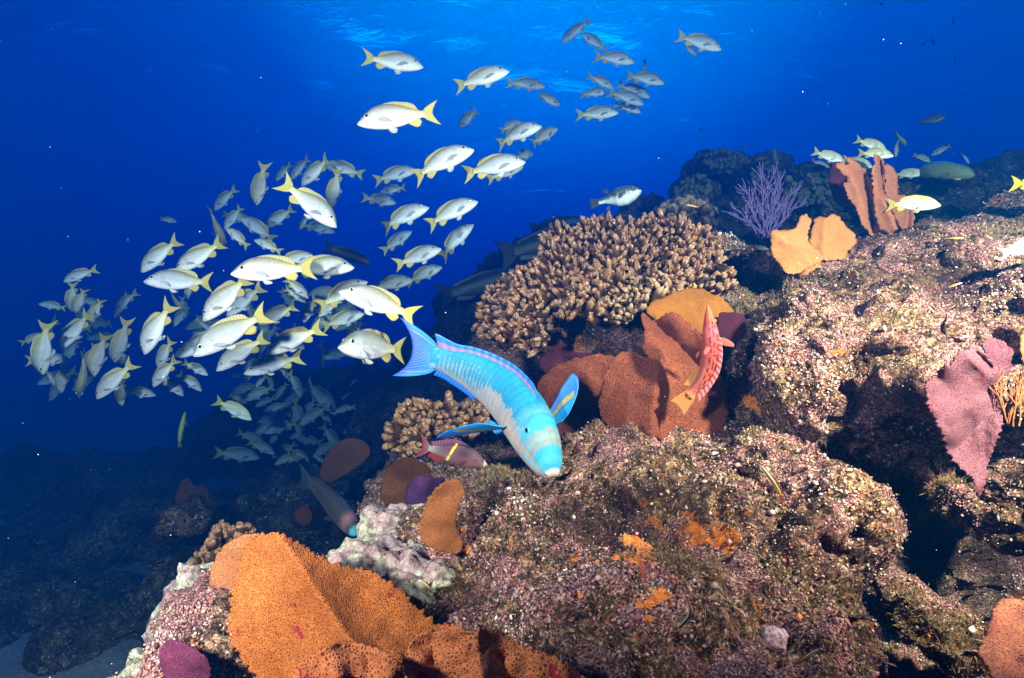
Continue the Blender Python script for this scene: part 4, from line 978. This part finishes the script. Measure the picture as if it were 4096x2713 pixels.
fan('brown orange sea fan tucked behind the left edge of the largest orange one', [BT('V', [(484,1340),(490,1300),(528,1252),(568,1233),(605,1232),(620,1300),(590,1380),(522,1394),(492,1378)], 1.28, fan_mat('tan_fan', (.42, .15, .05), (.50, .19, .07), 330, 0), seed=4)])
fan('big round red brown sea fan with net pattern behind the spotted pink fish', [
 BT('Q', [(780,1250),(768,1100),(800,960),(858,830),(920,725),(1000,682),(1080,690),(1180,740),(1400,780),(1700,850),(1900,900),(1935,1200),(1900,1430),(1500,1500),(1100,1440),(900,1405),(820,1340)], 1.86, RED, folds=[('Q', (1300, 760), (1250, 1400), 160, -.09)], slope=(-.02, -.03), rip=.014, seed=5),
 BT('Q', [(1150,330),(1205,362),(1262,425),(1325,378),(1400,332),(1480,345),(1560,420),(1640,480),(1700,540),(1745,700),(1800,1000),(1700,1100),(1380,960),(1200,730),(1168,700),(1165,600),(1192,500),(1160,430)], 1.93, RED, folds=[('Q', (1270, 430), (1660, 790), 45, .10), ('Q', (1230, 470), (1400, 820), 80, -.06)], rip=.02, seed=6)], foot=('Q', 1400, 1460, 1.85, .05))
fan('red brown sea fan in shade just right of the parrotfish', [BT('Q', [(195,1010),(280,900),(400,800),(560,745),(800,700),(950,760),(920,1050),(920,1400),(780,1450),(620,1500),(420,1590),(330,1300),(240,1150)], 2.05, RED, slope=(-.05, 0), rip=.02, seed=7)])
fan('mustard orange sea fan directly under the brown branching coral', [BT('Q', [(1200,285),(1290,222),(1400,170),(1560,126),(1670,118),(1760,150),(1860,182),(1930,262),(2000,335),(1930,500),(1720,560),(1500,440),(1300,420),(1200,350)], 2.08, MUS, folds=[('Q', (1200, 280), (1900, 200), 120, -.05)], slope=(0, -.08), rip=.02, seed=8)])
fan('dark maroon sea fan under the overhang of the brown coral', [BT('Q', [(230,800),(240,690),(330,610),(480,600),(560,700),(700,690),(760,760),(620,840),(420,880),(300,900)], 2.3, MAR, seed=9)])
fan('dark purple maroon sea fan right of the spotted pink fish', [BT('Q', [(1830,420),(1850,340),(1960,330),(2060,340),(2100,420),(2090,560),(2000,640),(1880,640),(1840,520)], 2.0, MAR, seed=10)])
fan('peach orange sea fan with two lobes on the plateau edge', [
 BT('T', [(-45,1066),(0,1054),(60,1050),(160,1060),(202,1000),(240,922),(280,906),(322,960),(310,1020),(296,1080),(292,1130),(320,1190),(410,1260),(450,1330),(330,1375),(250,1425),(152,1460),(70,1410),(15,1330),(-15,1280),(-40,1160)], 2.22, PEA, folds=[('T', (0, 1090), (330, 1330), 90, -.06)], slope=(0, -.08), rip=.03, seed=11, sp=9),
 BT('T', [(308,1110),(350,1010),(340,968),(402,925),(458,950),(482,920),(542,912),(600,960),(622,1020),(690,1070),(728,1130),(736,1205),(690,1228),(642,1250),(630,1312),(520,1322),(430,1335),(330,1260)], 2.30, PEA, folds=[('T', (460, 940), (420, 1300), 60, -.05)], slope=(0, -.06), rip=.03, seed=12, sp=9)], foot=('T', 300, 1380, 2.2, .04))
fan('tall coral red sea fan of upright torn blades on the ridge', [
 BT('T', [(530,468),(600,440),(672,478),(632,402),(610,378),(700,430),(780,490),(845,560),(885,700),(905,900),(960,1050),(1005,1085),(940,1162),(880,1140),(830,1060),(780,1000),(730,880),(690,800),(640,740),(610,640),(668,612),(600,540)], 2.48, COR, folds=[('T', (800, 560), (900, 1050), 28, .10), ('T', (680, 560), (880, 1080), 60, -.06)], rip=.02, seed=13, sp=8, soft=1),
 BT('T', [(878,690),(868,560),(890,440),(880,372),(922,385),(970,430),(988,560),(975,700),(1045,860),(1085,1000),(1105,1045),(1000,1085),(930,1040),(895,900)], 2.44, COR, folds=[('T', (945, 440), (970, 700), 22, .12), ('T', (910, 640), (1080, 1040), 40, -.05)], rip=.02, seed=14, sp=8, soft=1),
 BT('T', [(978,462),(1030,470),(1080,540),(1105,640),(1092,760),(1150,722),(1205,800),(1242,860),(1250,1005),(1190,1042),(1110,1048),(1040,900),(985,760),(985,600)], 2.56, COR, folds=[('T', (1200, 800), (1180, 1040), 30, .06)], rip=.02, seed=15, sp=8),
 BT('T', [(495,500),(540,432),(640,478),(760,560),(800,700),(760,880),(600,850),(520,780),(488,650)], 2.72, MAR, rip=.02, seed=16)], foot=('T', 960, 1120, 2.5, .04))
fan('pink sea fan with crimson edge standing on its stalk at the right', [
 BT('F', [(1708,1040),(1770,1022),(1770,972),(1890,930),(1898,862),(1950,842),(2000,820),(2060,840),(2110,900),(2160,960),(2182,1010),(2166,1150),(2190,1260),(2212,1340),(2165,1460),(2130,1560),(2085,1720),(2075,1830),(2035,1830),(2010,1700),(1930,1650),(1850,1560),(1775,1370),(1718,1250),(1690,1160),(1690,1080)], 1.28, PNK, folds=[('F', (1940, 850), (2080, 1000), 40, -.03), ('F', (2000, 830), (2130, 960), 16, .03), ('F', (1900, 1500), (2200, 1200), 90, .05)], slope=(.05, 0), rip=.03, seed=17, sp=8, jag=13),
 BT('F', [(2055,805),(2130,765),(2222,790),(2282,850),(2272,950),(2200,1062),(2150,1000),(2100,900)], 1.40, PNK, seed=18, sp=8, jag=12)])
fan('salmon sea fan with rows of dark holes cut by the lower right corner', [BT('I', [(2028,1392),(2080,1290),(2120,1180),(2150,1080),(2200,1030),(2280,1040),(2420,1060),(2470,1300),(2470,1680),(2200,1640),(2130,1560),(2100,1500)], .92, SAL, folds=[('I', (2030, 1400), (2450, 1500), 60, .03)], slope=(0, -.16), seed=19, sp=9)])
fan('brown sea fan standing alone left of the foreground rock', [BT('H', [(556,500),(600,380),(660,290),(740,236),(810,226),(850,280),(850,350),(802,450),(790,560),(832,620),(852,690),(800,735),(720,722),(620,692),(560,622),(540,560)], 1.23, BRN, slope=(.03, 0), rip=.02, seed=20, sp=9)])
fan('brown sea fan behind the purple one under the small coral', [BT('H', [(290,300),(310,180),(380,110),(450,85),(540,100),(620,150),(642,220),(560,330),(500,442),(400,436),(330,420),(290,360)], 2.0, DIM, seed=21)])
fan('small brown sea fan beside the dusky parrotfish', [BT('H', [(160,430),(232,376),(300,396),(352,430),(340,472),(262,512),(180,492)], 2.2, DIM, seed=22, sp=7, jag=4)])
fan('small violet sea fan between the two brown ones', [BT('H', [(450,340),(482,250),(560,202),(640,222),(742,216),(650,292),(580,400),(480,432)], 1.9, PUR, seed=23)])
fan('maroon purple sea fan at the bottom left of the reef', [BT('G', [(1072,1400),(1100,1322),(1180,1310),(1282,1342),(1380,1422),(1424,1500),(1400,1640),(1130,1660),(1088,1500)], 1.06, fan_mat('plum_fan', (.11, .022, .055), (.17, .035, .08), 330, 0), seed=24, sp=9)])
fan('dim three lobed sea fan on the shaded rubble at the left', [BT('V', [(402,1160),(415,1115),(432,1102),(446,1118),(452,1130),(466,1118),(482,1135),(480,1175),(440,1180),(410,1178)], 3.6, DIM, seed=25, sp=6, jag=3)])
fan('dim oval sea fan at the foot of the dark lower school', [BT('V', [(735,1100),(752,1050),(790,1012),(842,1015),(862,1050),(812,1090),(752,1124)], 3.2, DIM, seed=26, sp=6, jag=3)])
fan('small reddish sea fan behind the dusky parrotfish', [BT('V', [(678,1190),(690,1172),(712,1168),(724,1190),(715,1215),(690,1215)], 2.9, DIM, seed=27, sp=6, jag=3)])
fan('orange sea fan sliver at the right edge', [BT('F', [(2325,780),(2345,700),(2420,660),(2430,930),(2350,945),(2335,880)], 1.5, PEA, seed=28)])

# ------------------------------------------------------------------ branching corals
def knob_templates(n=6):
    V, F = ico(3); out = []
    for k in range(n):
        f1, f2, idr = worley(V*4.3+k*7.7, 90+k)
        b = np.clip(.55-f1, -.1, .5)
        q = V*(1+.16*fbm(V*1.6+k*3.1, 2, 70+k)+.34*b)[:, None]
        out.append((q, np.clip((b-.10)*3.2, 0, 1)))
    return out, F
KT, KF = knob_templates()
def coral_mat(name, dark, mid, tip):
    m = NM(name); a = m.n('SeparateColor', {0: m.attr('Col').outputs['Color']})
    c = m.mix(m.ramp(m.noise(60, 5, .7), [(.35, 0.), (.65, 1.)]), dark, mid)
    c = m.mix(m.math('MULTIPLY', a.outputs[0], m.math('ADD', m.ramp(m.noise(240, 2), [(.38, .15), (.62, 1.)]), 0.)), c, tip)
    c = m.mix(m.math('MULTIPLY', a.outputs[1], .6), c, (.46, .30, .17))
    v = m.vor(150); pd = m.ramp(v.outputs['Distance'], [(.14, 1.), (.30, 0.)])
    c = m.mix(m.math('MULTIPLY', m.math('MULTIPLY', pd, a.outputs[2]), .55), c, tip)
    c = m.mix(m.ramp(a.outputs[2], [(0, .95), (.3, .7), (.85, 0.)]), c, tuple(x*.25 for x in dark))  # knob bases darkened in colour to paint shaded gaps between the fingers
    b = m.bump(pd, .8, .006)
    return m.done(m.bsdf(Base_Color=c, Roughness=.85, Normal=b, Specular_IOR_Level=.2))
def coral(name, label, frame, outline, depth_fn, r, spacing, mat, seed=1, pale_fn=None, out_dir=(-.25, -.75, .6), layers=2, len_=1.7):
    poly = np.array([src(frame, *p) for p in outline]); rr = np.random.default_rng(seed)
    lo, hi = poly.min(0), poly.max(0); s = FR[frame][2]; gap = spacing*s
    pts = []
    for ly in range(layers):
        cand = rr.uniform(lo, hi, (9000, 2)); cand = cand[inside(cand[:, 0], cand[:, 1], poly)]; sel = []
        for c in cand:
            if all((c[0]-q[0])**2+(c[1]-q[1])**2 > gap*gap for q in sel): sel.append(c)
        pts += [(c, ly) for c in sel]
    AV, AF, AC = [], [], []; off = 0
    cen = poly.mean(0)
    for c, ly in pts:
        x, y = (c[0]-FR[frame][0])/s, (c[1]-FR[frame][1])/s
        d = depth_fn(x, y)+ly*r*1.6+rr.normal(0, r*1.3)
        P0 = np.array(at(c[0], c[1], d))
        ax = np.array(out_dir)+rr.normal(0, .45, 3)+np.array([(c[0]-cen[0])/(hi[0]-lo[0])*1.2, 0, -(c[1]-cen[1])/(hi[1]-lo[1])*1.0])
        ax /= np.linalg.norm(ax); e1 = np.cross(ax, rr.normal(0, 1, 3)); e1 /= np.linalg.norm(e1); e2 = np.cross(ax, e1)
        nb = rr.integers(1, 4); base = P0-ax*r*len_
        for b in range(nb):
            kt, kb = KT[rr.integers(len(KT))]
            rad = r*rr.uniform(.55, 1.0)*(1 if b == 0 else .75); l2 = rad*rr.uniform(1.1, len_)
            o2 = (e1*rr.normal()+e2*rr.normal())*r*.65*(b > 0)
            W2 = kt[:, 0:1]*e1*rad*rr.uniform(.8, 1.2)+kt[:, 1:2]*e2*rad+kt[:, 2:3]*ax*l2+P0+o2
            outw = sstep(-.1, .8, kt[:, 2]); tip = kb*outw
            pal = pale_fn(x, y)+rr.normal(0, .12) if pale_fn else 0
            AV.append(W2); AF.append(KF+off); off += len(kt)
            AC.append(np.stack([tip, np.full(len(kt), np.clip(pal, 0, 1)), outw], 1))
    me = make_mesh(name, np.concatenate(AV), np.concatenate(AF), mat, np.concatenate(AC))
    return tag(link(name, me), label, 'coral', 'branching corals')
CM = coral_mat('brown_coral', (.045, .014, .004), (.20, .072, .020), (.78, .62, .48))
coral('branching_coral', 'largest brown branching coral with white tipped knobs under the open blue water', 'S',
      [(110,1150),(170,1090),(190,920),(240,830),(370,730),(480,660),(660,570),(690,360),(800,310),(990,300),(1020,240),(1180,200),(1330,210),(1420,240),(1520,220),(1680,180),(1740,200),(1960,260),(1990,330),(2100,320),(2200,440),(2180,560),(2300,670),(2340,790),(2100,820),(1800,840),(1600,900),(1560,980),(1440,1060),(1340,1110),(1240,1060),(1180,1000),(1090,1090),(1000,1000),(900,1070),(800,1040),(740,1250),(640,1330),(560,1370),(440,1260),(330,1260),(200,1230)],
      lambda x, y: 2.42-.36*min(1, max(0, (y-250)/800))+.10*max(0, (900-x)/800)+.05*math.sin(x*.011+y*.006)-.10*max(0, (x-1500)/800), .0125, 46, CM, 3,
      lambda x, y: max(0, min(1, (y-660)/260))*max(0, min(1, (x-1000)/700)), len_=4.6, layers=3)
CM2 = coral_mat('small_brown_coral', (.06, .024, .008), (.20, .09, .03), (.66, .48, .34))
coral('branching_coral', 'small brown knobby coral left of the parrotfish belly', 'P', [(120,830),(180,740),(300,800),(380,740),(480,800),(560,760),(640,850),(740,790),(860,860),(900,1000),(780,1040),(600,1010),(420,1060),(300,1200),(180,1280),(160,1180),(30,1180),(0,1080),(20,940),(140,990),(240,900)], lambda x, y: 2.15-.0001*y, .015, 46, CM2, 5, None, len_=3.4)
coral('branching_coral', 'small olive brown coral behind the upper left edge of the largest orange fan', 'G', [(1270,800),(1340,760),(1380,700),(1440,600),(1480,560),(1560,570),(1640,540),(1700,560),(1640,640),(1560,700),(1480,760),(1420,830),(1360,860)], lambda x, y: 1.75, .017, 44, CM2, 6, None)
coral('branching_coral', 'distant low brown coral patch below the pufferfish', 'S', [(1690,160),(1740,110),(1840,70),(1930,60),(2060,100),(2140,150),(2150,240),(1960,260),(1760,240)], lambda x, y: 3.3, .035, 50, coral_mat('dull_coral', (.10, .06, .035), (.20, .12, .07), (.5, .45, .36)), 7, None)
for lab, fr_, pl, dd, sd in [('dark leafy coral clump on the far mound', 'C', [(210,1100),(215,1050),(300,1025),(350,1025),(420,1040),(490,1090),(495,1150),(420,1180),(300,1140),(240,1130)], 4.6, 8),
    ('dark leafy coral clump left of the tall red fan', 'C', [(720,1260),(740,1170),(800,1165),(860,1200),(950,1190),(1020,1170),(1060,1230),(1050,1340),(900,1380),(760,1330)], 3.9, 9),
    ('dark leafy coral behind the purple gorgonian', 'C', [(520,1120),(550,1080),(600,1080),(640,1170),(680,1190),(700,1260),(600,1270),(530,1200)], 4.2, 10),
    ('dark coral at the left foot of the far mound', 'C', [(10,1290),(40,1240),(110,1220),(160,1190),(220,1230),(240,1320),(150,1340),(30,1350)], 4.3, 11)]:
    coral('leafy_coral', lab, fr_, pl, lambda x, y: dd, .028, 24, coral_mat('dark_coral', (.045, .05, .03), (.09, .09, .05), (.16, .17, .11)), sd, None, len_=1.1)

# ------------------------------------------------------------------ bushy gorgonians
def bush(name, label, cat, f, base, d, h, spread, n, mat, seed, r0=.007, lean=0):
    rr = random.Random(seed); V, F = [], []
    def tube(pts, rads):
        o = len(V); k = 6
        for i, p in enumerate(pts):
            t = (pts[min(i+1, len(pts)-1)]-pts[max(i-1, 0)]).normalized(); a = t.cross(Vector((.3, 1, .2))).normalized(); b = t.cross(a)
            for j in range(k):
                q = 2*math.pi*j/k; V.append((p+(a*math.cos(q)+b*math.sin(q))*rads[i]*(1+.25*rr.uniform(-1, 1)))[:])
        for i in range(len(pts)-1):
            for j in range(k): F.append((o+i*k+j, o+i*k+(j+1) % k, o+(i+1)*k+(j+1) % k, o+(i+1)*k+j))
        F.append(tuple(o+(len(pts)-1)*k+j for j in range(k)))
    def grow(p, ang, ln, rad, lev):
        pts = [p]; q = p.copy(); a = ang; steps = 9; yy = rr.uniform(-.4, .4)
        for i in range(steps):
            a += rr.uniform(-.10, .10)-a*.035; q = q+Vector((math.sin(a), yy*.5+rr.uniform(-.2, .2), math.cos(a)))*ln/steps; pts.append(q.copy())
        tube(pts, [rad*(1-.35*i/steps) for i in range(steps+1)])
        if lev:
            for i in range(2, steps):
                if rr.random() < .62: grow(pts[i], a+rr.choice((-1, 1))*rr.uniform(.25, .6), ln*rr.uniform(.35, .62), rad*.82, lev-1)
    p = atv(f, *base, d)
    for i in range(n):
        grow(p+Vector((rr.uniform(-.02, .02), rr.uniform(-.04, .04), 0)), lean+spread*(-1+2*(i+.5)/n)+rr.uniform(-.06, .06), h*rr.uniform(.75, 1.05), r0, 2)
    tag(link(name, make_mesh(name, V, F, mat)), label, cat)
m = NM('violet_polyps'); nn = m.noise(160, 4, .7); m.done(m.bsdf(Base_Color=m.ramp(nn, [(.35, (.025, .018, .07)), (.6, (.09, .06, .20)), (.75, (.22, .12, .28))]), Roughness=.9, Normal=m.bump(nn, .9, .006))); VIO = m.m
bush('gorgonian', 'violet bushy gorgonian with upright twigs behind the peach fan', 'gorgonian', 'V', (1768, 548), 2.75, .21, .95, 13, VIO, 4, .0042, -.1)
m = NM('orange_polyps'); nn = m.noise(200, 4, .7); m.done(m.bsdf(Base_Color=m.ramp(nn, [(.35, (.16, .045, .01)), (.65, (.36, .13, .03))]), Roughness=.9, Normal=m.bump(nn, .9, .004))); ORG = m.m
bush('gorgonian', 'small orange feathery gorgonian at the right side of the pink fan', 'gorgonian', 'F', (2230, 1350), 1.36, .10, .5, 5, ORG, 9, .0022)

# ------------------------------------------------------------------ boulders, sponges, algae, specks
def boulder(label, blobs, vox, mat, name='boulder', disp=None):
    me = union(blobs, vox, 3); displace(me, disp or rock_disp(.7, .03, .022, .009)); me.materials.append(mat)
    return tag(link(name, me), label, 'rock', 'loose rocks on the reef')
m = NM('pale_crusted_rock'); pn = m.noise(48, 10, .78); pc = m.ramp(pn, [(.36, (.04, .03, .02)), (.43, (.22, .18, .11)), (.50, (.48, .47, .31)), (.60, (.74, .74, .56))])
pc = m.mix(m.ramp(m.noise(11, 5, .65), [(.45, 0.), (.53, .8)]), pc, m.ramp(pn, [(.36, (.06, .02, .03)), (.5, (.45, .25, .27)), (.65, (.75, .58, .56))]))
pc = m.mix(m.ramp(m.noise(16, 5, .7), [(.56, 0.), (.64, .8)]), pc, (.10, .075, .05))
PALE = m.done(m.bsdf(Base_Color=pc, Roughness=.85, Normal=m.bump(m.noise(220, 4), .8, .006, m.bump(pn, 1., .03))))
boulder('pale green flat rock to the right of the largest orange fan', [(870,1325,1.26,105,36,.10),(960,1345,1.20,80,34,.09),(830,1325,1.26,45,28,.08)], .007, PALE)
boulder('grey green boulder on the flat rock left of the lone brown fan', [(905,1235,1.50,58,38,.09),(945,1240,1.52,40,30,.08)], .006, PALE)
boulder('speckled grey rock left of the largest orange fan', [(440,1390,1.42,70,80,.12),(480,1440,1.4,80,70,.12),(405,1460,1.42,40,50,.1)], .007, PALE)
boulder('low grey rock at the bottom left corner of the reef', [(330,1550,1.20,62,40,.10),(390,1560,1.22,50,45,.1)], .006, PALE)
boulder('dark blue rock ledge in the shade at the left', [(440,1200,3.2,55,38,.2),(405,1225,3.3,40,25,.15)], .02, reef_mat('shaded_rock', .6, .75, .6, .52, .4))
loc, nor = hit(*src('V', 1795, 1485)); V, F = ico(4); P = V*.021*(1+.14*fbm(V*2.2, 4, 9))[:, None]+np.array(loc)+np.array(nor)*.008
m = NM('pink_knob'); n1 = m.noise(150, 8, .7); KM = m.done(m.bsdf(Base_Color=m.ramp(n1, [(.36, (.14, .06, .07)), (.5, (.42, .26, .27)), (.64, (.70, .58, .58))]), Roughness=.85, Normal=m.bump(n1, .9, .006)))
tag(link('rock_knob', make_mesh('rock_knob', P, F, KM)), 'rounded pink grey rock knob on the bottom slope', 'rock', 'loose rocks on the reef')
m = NM('orange_sponge'); n1 = m.noise(130, 5, .65)
SPM = m.done(m.bsdf(Base_Color=m.ramp(n1, [(.35, (.42, .09, .008)), (.55, (.72, .20, .015)), (.7, (.85, .32, .05))]), Roughness=.7, Normal=m.bump(n1, .8, .006)))
def sponge(label, f, spots):
    """a lumpy crust that follows the rock: one connected patch along a path of spots"""
    V, F = ico(3); AV, AF = [], []; off = 0; rr = np.random.default_rng(len(spots)+int(spots[0][0]))
    path = []
    for i in range(len(spots)):
        path.append(spots[i])
        if i+1 < len(spots):
            for t in (.33, .66): path.append(tuple(spots[i][k]*(1-t)+spots[i+1][k]*t for k in range(3)))
    for (x, y, r) in path:
        for j in range(6):
            sx, sy = src(f, x+rr.normal()*r*.34, y+rr.normal()*r*.28); loc, nor = hit(sx, sy)
            rad = r*FR[f][2]*K*loc.y*rr.uniform(.42, .7)
            q = V*(1+.35*fbm(V*1.9+j+x, 3, 5))[:, None]*rad; nrm = np.array(nor); q = q-np.outer(q@nrm, nrm)*.75
            AV.append(q+np.array(loc)); AF.append(F+off); off += len(V)
    tag(link('sponge', make_mesh('sponge', np.concatenate(AV), np.concatenate(AF), SPM)), label, 'sponge', 'orange sponges on the rock')
sponge('upper bright orange sponge crust above the small orange red fish', 'H', [(1860,755,30),(1930,750,36),(2000,775,40),(2060,730,50),(2030,665,52),(1945,630,40),(2030,665,30),(2090,745,36),(2115,795,22)])
sponge('lower orange sponge crust left of the curved wrasse', 'H', [(2200,1005,42),(2150,1020,44),(2110,1050,40),(2065,1080,44),(2030,1055,24)])
sponge('small orange sponge dab under the lower crust', 'H', [(2095,1170,34),(2075,1165,24)])
sponge('orange sponge dab left of the upper crust', 'H', [(1590,768,20),(1615,775,16)])
sponge('single round orange sponge dot left of the upper crust', 'H', [(1745,785,17)])
sponge('tiny pair of orange sponge dabs on the algae slope', 'H', [(1628,1005,16),(1655,1022,14)])
sponge('thin orange sponge smear at the right foot of the lone brown fan', 'H', [(872,690,22),(862,715,18)])
sponge('orange sponge dab on the pink rock edge by the lone brown fan', 'H', [(850,570,18)])
sponge('orange sponge blotch on the wall right of the big red fan', 'F', [(470,1170,34),(520,1195,36),(570,1260,20)])
def tufts(name, label, count, hmin, hmax, cols, seed, dens, thr, upw):
    me = reef.data; n = len(me.polygons)
    C = np.empty(n*3, np.float32); me.polygons.foreach_get('center', C); C = C.reshape(-1, 3).astype(float)
    N = np.empty(n*3, np.float32); me.polygons.foreach_get('normal', N); N = N.reshape(-1, 3).astype(float)
    A = np.empty(n, np.float32); me.polygons.foreach_get('area', A)
    cv = np.array([0, 0, CAMZ])-C; cv /= np.linalg.norm(cv, axis=1)[:, None]
    sx = 2048+C[:, 0]/C[:, 1]/K; sy = 1356.5-(C[:, 2]-CAMZ)/C[:, 1]/K
    ok = ((N*cv).sum(1) > .05)*(sx > 300)*(sx < 4300)*(sy < 2850)*(C[:, 1] < 3.2)
    mask = sstep(thr, thr+.35, fbm(C*dens, 4, seed))*(.35+np.clip(N[:, 2], 0, 1)*upw)
    w = A*ok*mask/np.clip(C[:, 1], .6, 9)**1.3; w /= w.sum(); rr = np.random.default_rng(seed)
    idx = rr.choice(n, count, p=w); P = C[idx]+rr.normal(0, .003, (count, 3)); Nn = N[idx]
    k = 3; P = np.repeat(P, k, 0); Nn = np.repeat(Nn, k, 0); m_ = count*k
    dirn = Nn*.8+rr.normal(0, .55, (m_, 3))+np.array([0, 0, .35]); dirn /= np.linalg.norm(dirn, axis=1)[:, None]
    side = np.cross(dirn, rr.normal(0, 1, (m_, 3))); side /= np.linalg.norm(side, axis=1)[:, None]
    h = rr.uniform(hmin, hmax, m_)[:, None]*(.6+.25*P[:, 1:2]); wd = h*rr.uniform(.10, .22, m_)[:, None]
    bend = rr.normal(0, .35, (m_, 3))*h
    a = P-Nn*.003-side*wd*.5; b = P-Nn*.003+side*wd*.5; mm = P+dirn*h*.6; c = mm+side*wd*.5; d = mm-side*wd*.5; e = P+dirn*h+bend
    V = np.stack([a, b, c, d, e], 1).reshape(-1, 3); o = np.arange(m_)*5
    F = np.concatenate([np.stack([o, o+1, o+2], 1), np.stack([o, o+2, o+3], 1), np.stack([o+3, o+2, o+4], 1)])
    t = np.repeat(np.repeat(rr.random(count), k), 5); q = np.clip(fbm(V*9, 2, seed+5)*.7+.5, 0, 1)
    col = lerp(cols[0], cols[1], t); col = over(col, q*.7, cols[2])
    mt = NM(name); cc = mt.attr('Col').outputs['Color']
    mat = mt.done(mt.n('MixShader', {0: .3, 1: mt.bsdf(Base_Color=cc, Roughness=.9, Specular_IOR_Level=.1), 2: mt.n('BsdfTranslucent', {'Color': cc})}))
    tag(link(name, make_mesh(name, V, F, mat, col, smooth=False)), label, 'algae', kind='stuff')
tufts('algae_turf', 'olive brown algae turf growing over the reef rock', 20000, .006, .015, [(.17, .12, .05), (.40, .30, .16), (.16, .10, .05)], 41, 3.6, .22, .8)
tufts('coralline_turf', 'pink and tan coralline turf covering the reef rock', 24000, .0025, .005, [(.42, .24, .19), (.60, .46, .38), (.30, .11, .13)], 43, 5.5, -.2, .4)
def crust(count, seed):
    """knobs of coralline crust, barnacles and tunicates a few millimetres across, all over the near rock"""
    me = reef.data; n = len(me.polygons)
    C = np.empty(n*3, np.float32); me.polygons.foreach_get('center', C); C = C.reshape(-1, 3).astype(float)
    N = np.empty(n*3, np.float32); me.polygons.foreach_get('normal', N); N = N.reshape(-1, 3).astype(float)
    A = np.empty(n, np.float32); me.polygons.foreach_get('area', A)
    cv = np.array([0, 0, CAMZ])-C; cv /= np.linalg.norm(cv, axis=1)[:, None]
    sx = 2048+C[:, 0]/C[:, 1]/K; sy = 1356.5-(C[:, 2]-CAMZ)/C[:, 1]/K
    w = A*((N*cv).sum(1) > .0)*(sx > 300)*(sx < 4300)*(sy < 2850)*(C[:, 1] < 3.2)*(.15+sstep(-.2, .5, fbm(C*6, 3, seed)))/np.clip(C[:, 1], .6, 9)**1.2; w /= w.sum(); rr = np.random.default_rng(seed)
    idx = rr.choice(n, count, p=w); V, F = ico(1); k = len(V)
    r = rr.lognormal(math.log(.00135), .42, count)*(.55+.45*C[idx, 1])
    P = C[idx]+rr.normal(0, .003, (count, 3))+N[idx]*r[:, None]*.3
    Q = V[None]*(1+rr.uniform(-.35, .35, (count, k, 1)))*r[:, None, None]*rr.uniform(.55, 1.5, (count, 1, 3))+P[:, None]
    pal = np.array([(.66, .57, .50), (.44, .34, .27), (.40, .16, .17), (.05, .03, .025), (.38, .28, .21), (.52, .29, .27), (.16, .10, .06), (.02, .015, .01), (.30, .11, .19)])
    z = np.clip(((fbm(C[idx]*5, 2, 3)+1)*4.5+rr.normal(0, 1.1, count)).astype(int), 0, 8)
    pal[4] = (.38, .28, .21); pc = pal[z]; pc[rr.random(count) < .035] = (.66, .22, .04)
    col = np.repeat(pc*rr.uniform(.6, 1.15, (count, 1)), k, 0)
    m = NM('crust_knobs'); mat = m.done(m.bsdf(Base_Color=m.attr('Col').outputs['Color'], Roughness=.75, Specular_IOR_Level=.3))
    tag(link('encrusting_growth', make_mesh('encrusting_growth', Q.reshape(-1, 3), (F[None]+np.arange(count)[:, None, None]*k).reshape(-1, 3), mat, col)), 'small pink white and orange crust knobs over the reef rock', 'crust', kind='stuff')
crust(70000, 51)
def specks():
    rr = np.random.default_rng(5); n = 150; V, F = ico(1); AV, AF = [], []; off = 0
    for i in range(n):
        d = rr.uniform(.7, 4.2); sx, sy = rr.uniform(0, 4096), rr.uniform(0, 2713)**1.0
        r = K*d*rr.uniform(.6, 2.2)*(1 if rr.random() < .93 else 1.7)
        q = V*np.array([r*rr.uniform(.5, 1.5), r, r*rr.uniform(.5, 1.8)])+np.array(at(sx, sy, d)); AV.append(q); AF.append(F+off); off += len(V)
    m = NM('plankton_flecks'); mat = m.done(m.bsdf(Base_Color=(.75, .75, .7, 1), Roughness=.8))
    tag(link('marine_snow', make_mesh('marine_snow', np.concatenate(AV), np.concatenate(AF), mat)), 'pale drifting specks in the water', 'specks', kind='stuff')
specks()
sx, sy = src('G', 1272, 1312)
V, F = ico(3); loc = at(sx, sy, 1.2); P = V*np.array([.014, .012, .020])*(1+.12*fbm(V*5, 2, 3))[:, None]
m = NM('shell_pink'); z = m.n('SeparateXYZ', {0: m.obj()}).outputs[2]
o = link('shell', make_mesh('shell', P, F, m.done(m.bsdf(Base_Color=m.ramp(m.math('MULTIPLY_ADD', z, 28, .5), [(.2, (.75, .55, .5)), (.6, (.75, .15, .12)), (1, (.8, .3, .25))]), Roughness=.6)))); o.location = loc
tag(o, 'little red and white shell on the grey rock at the bottom left', 'shell')
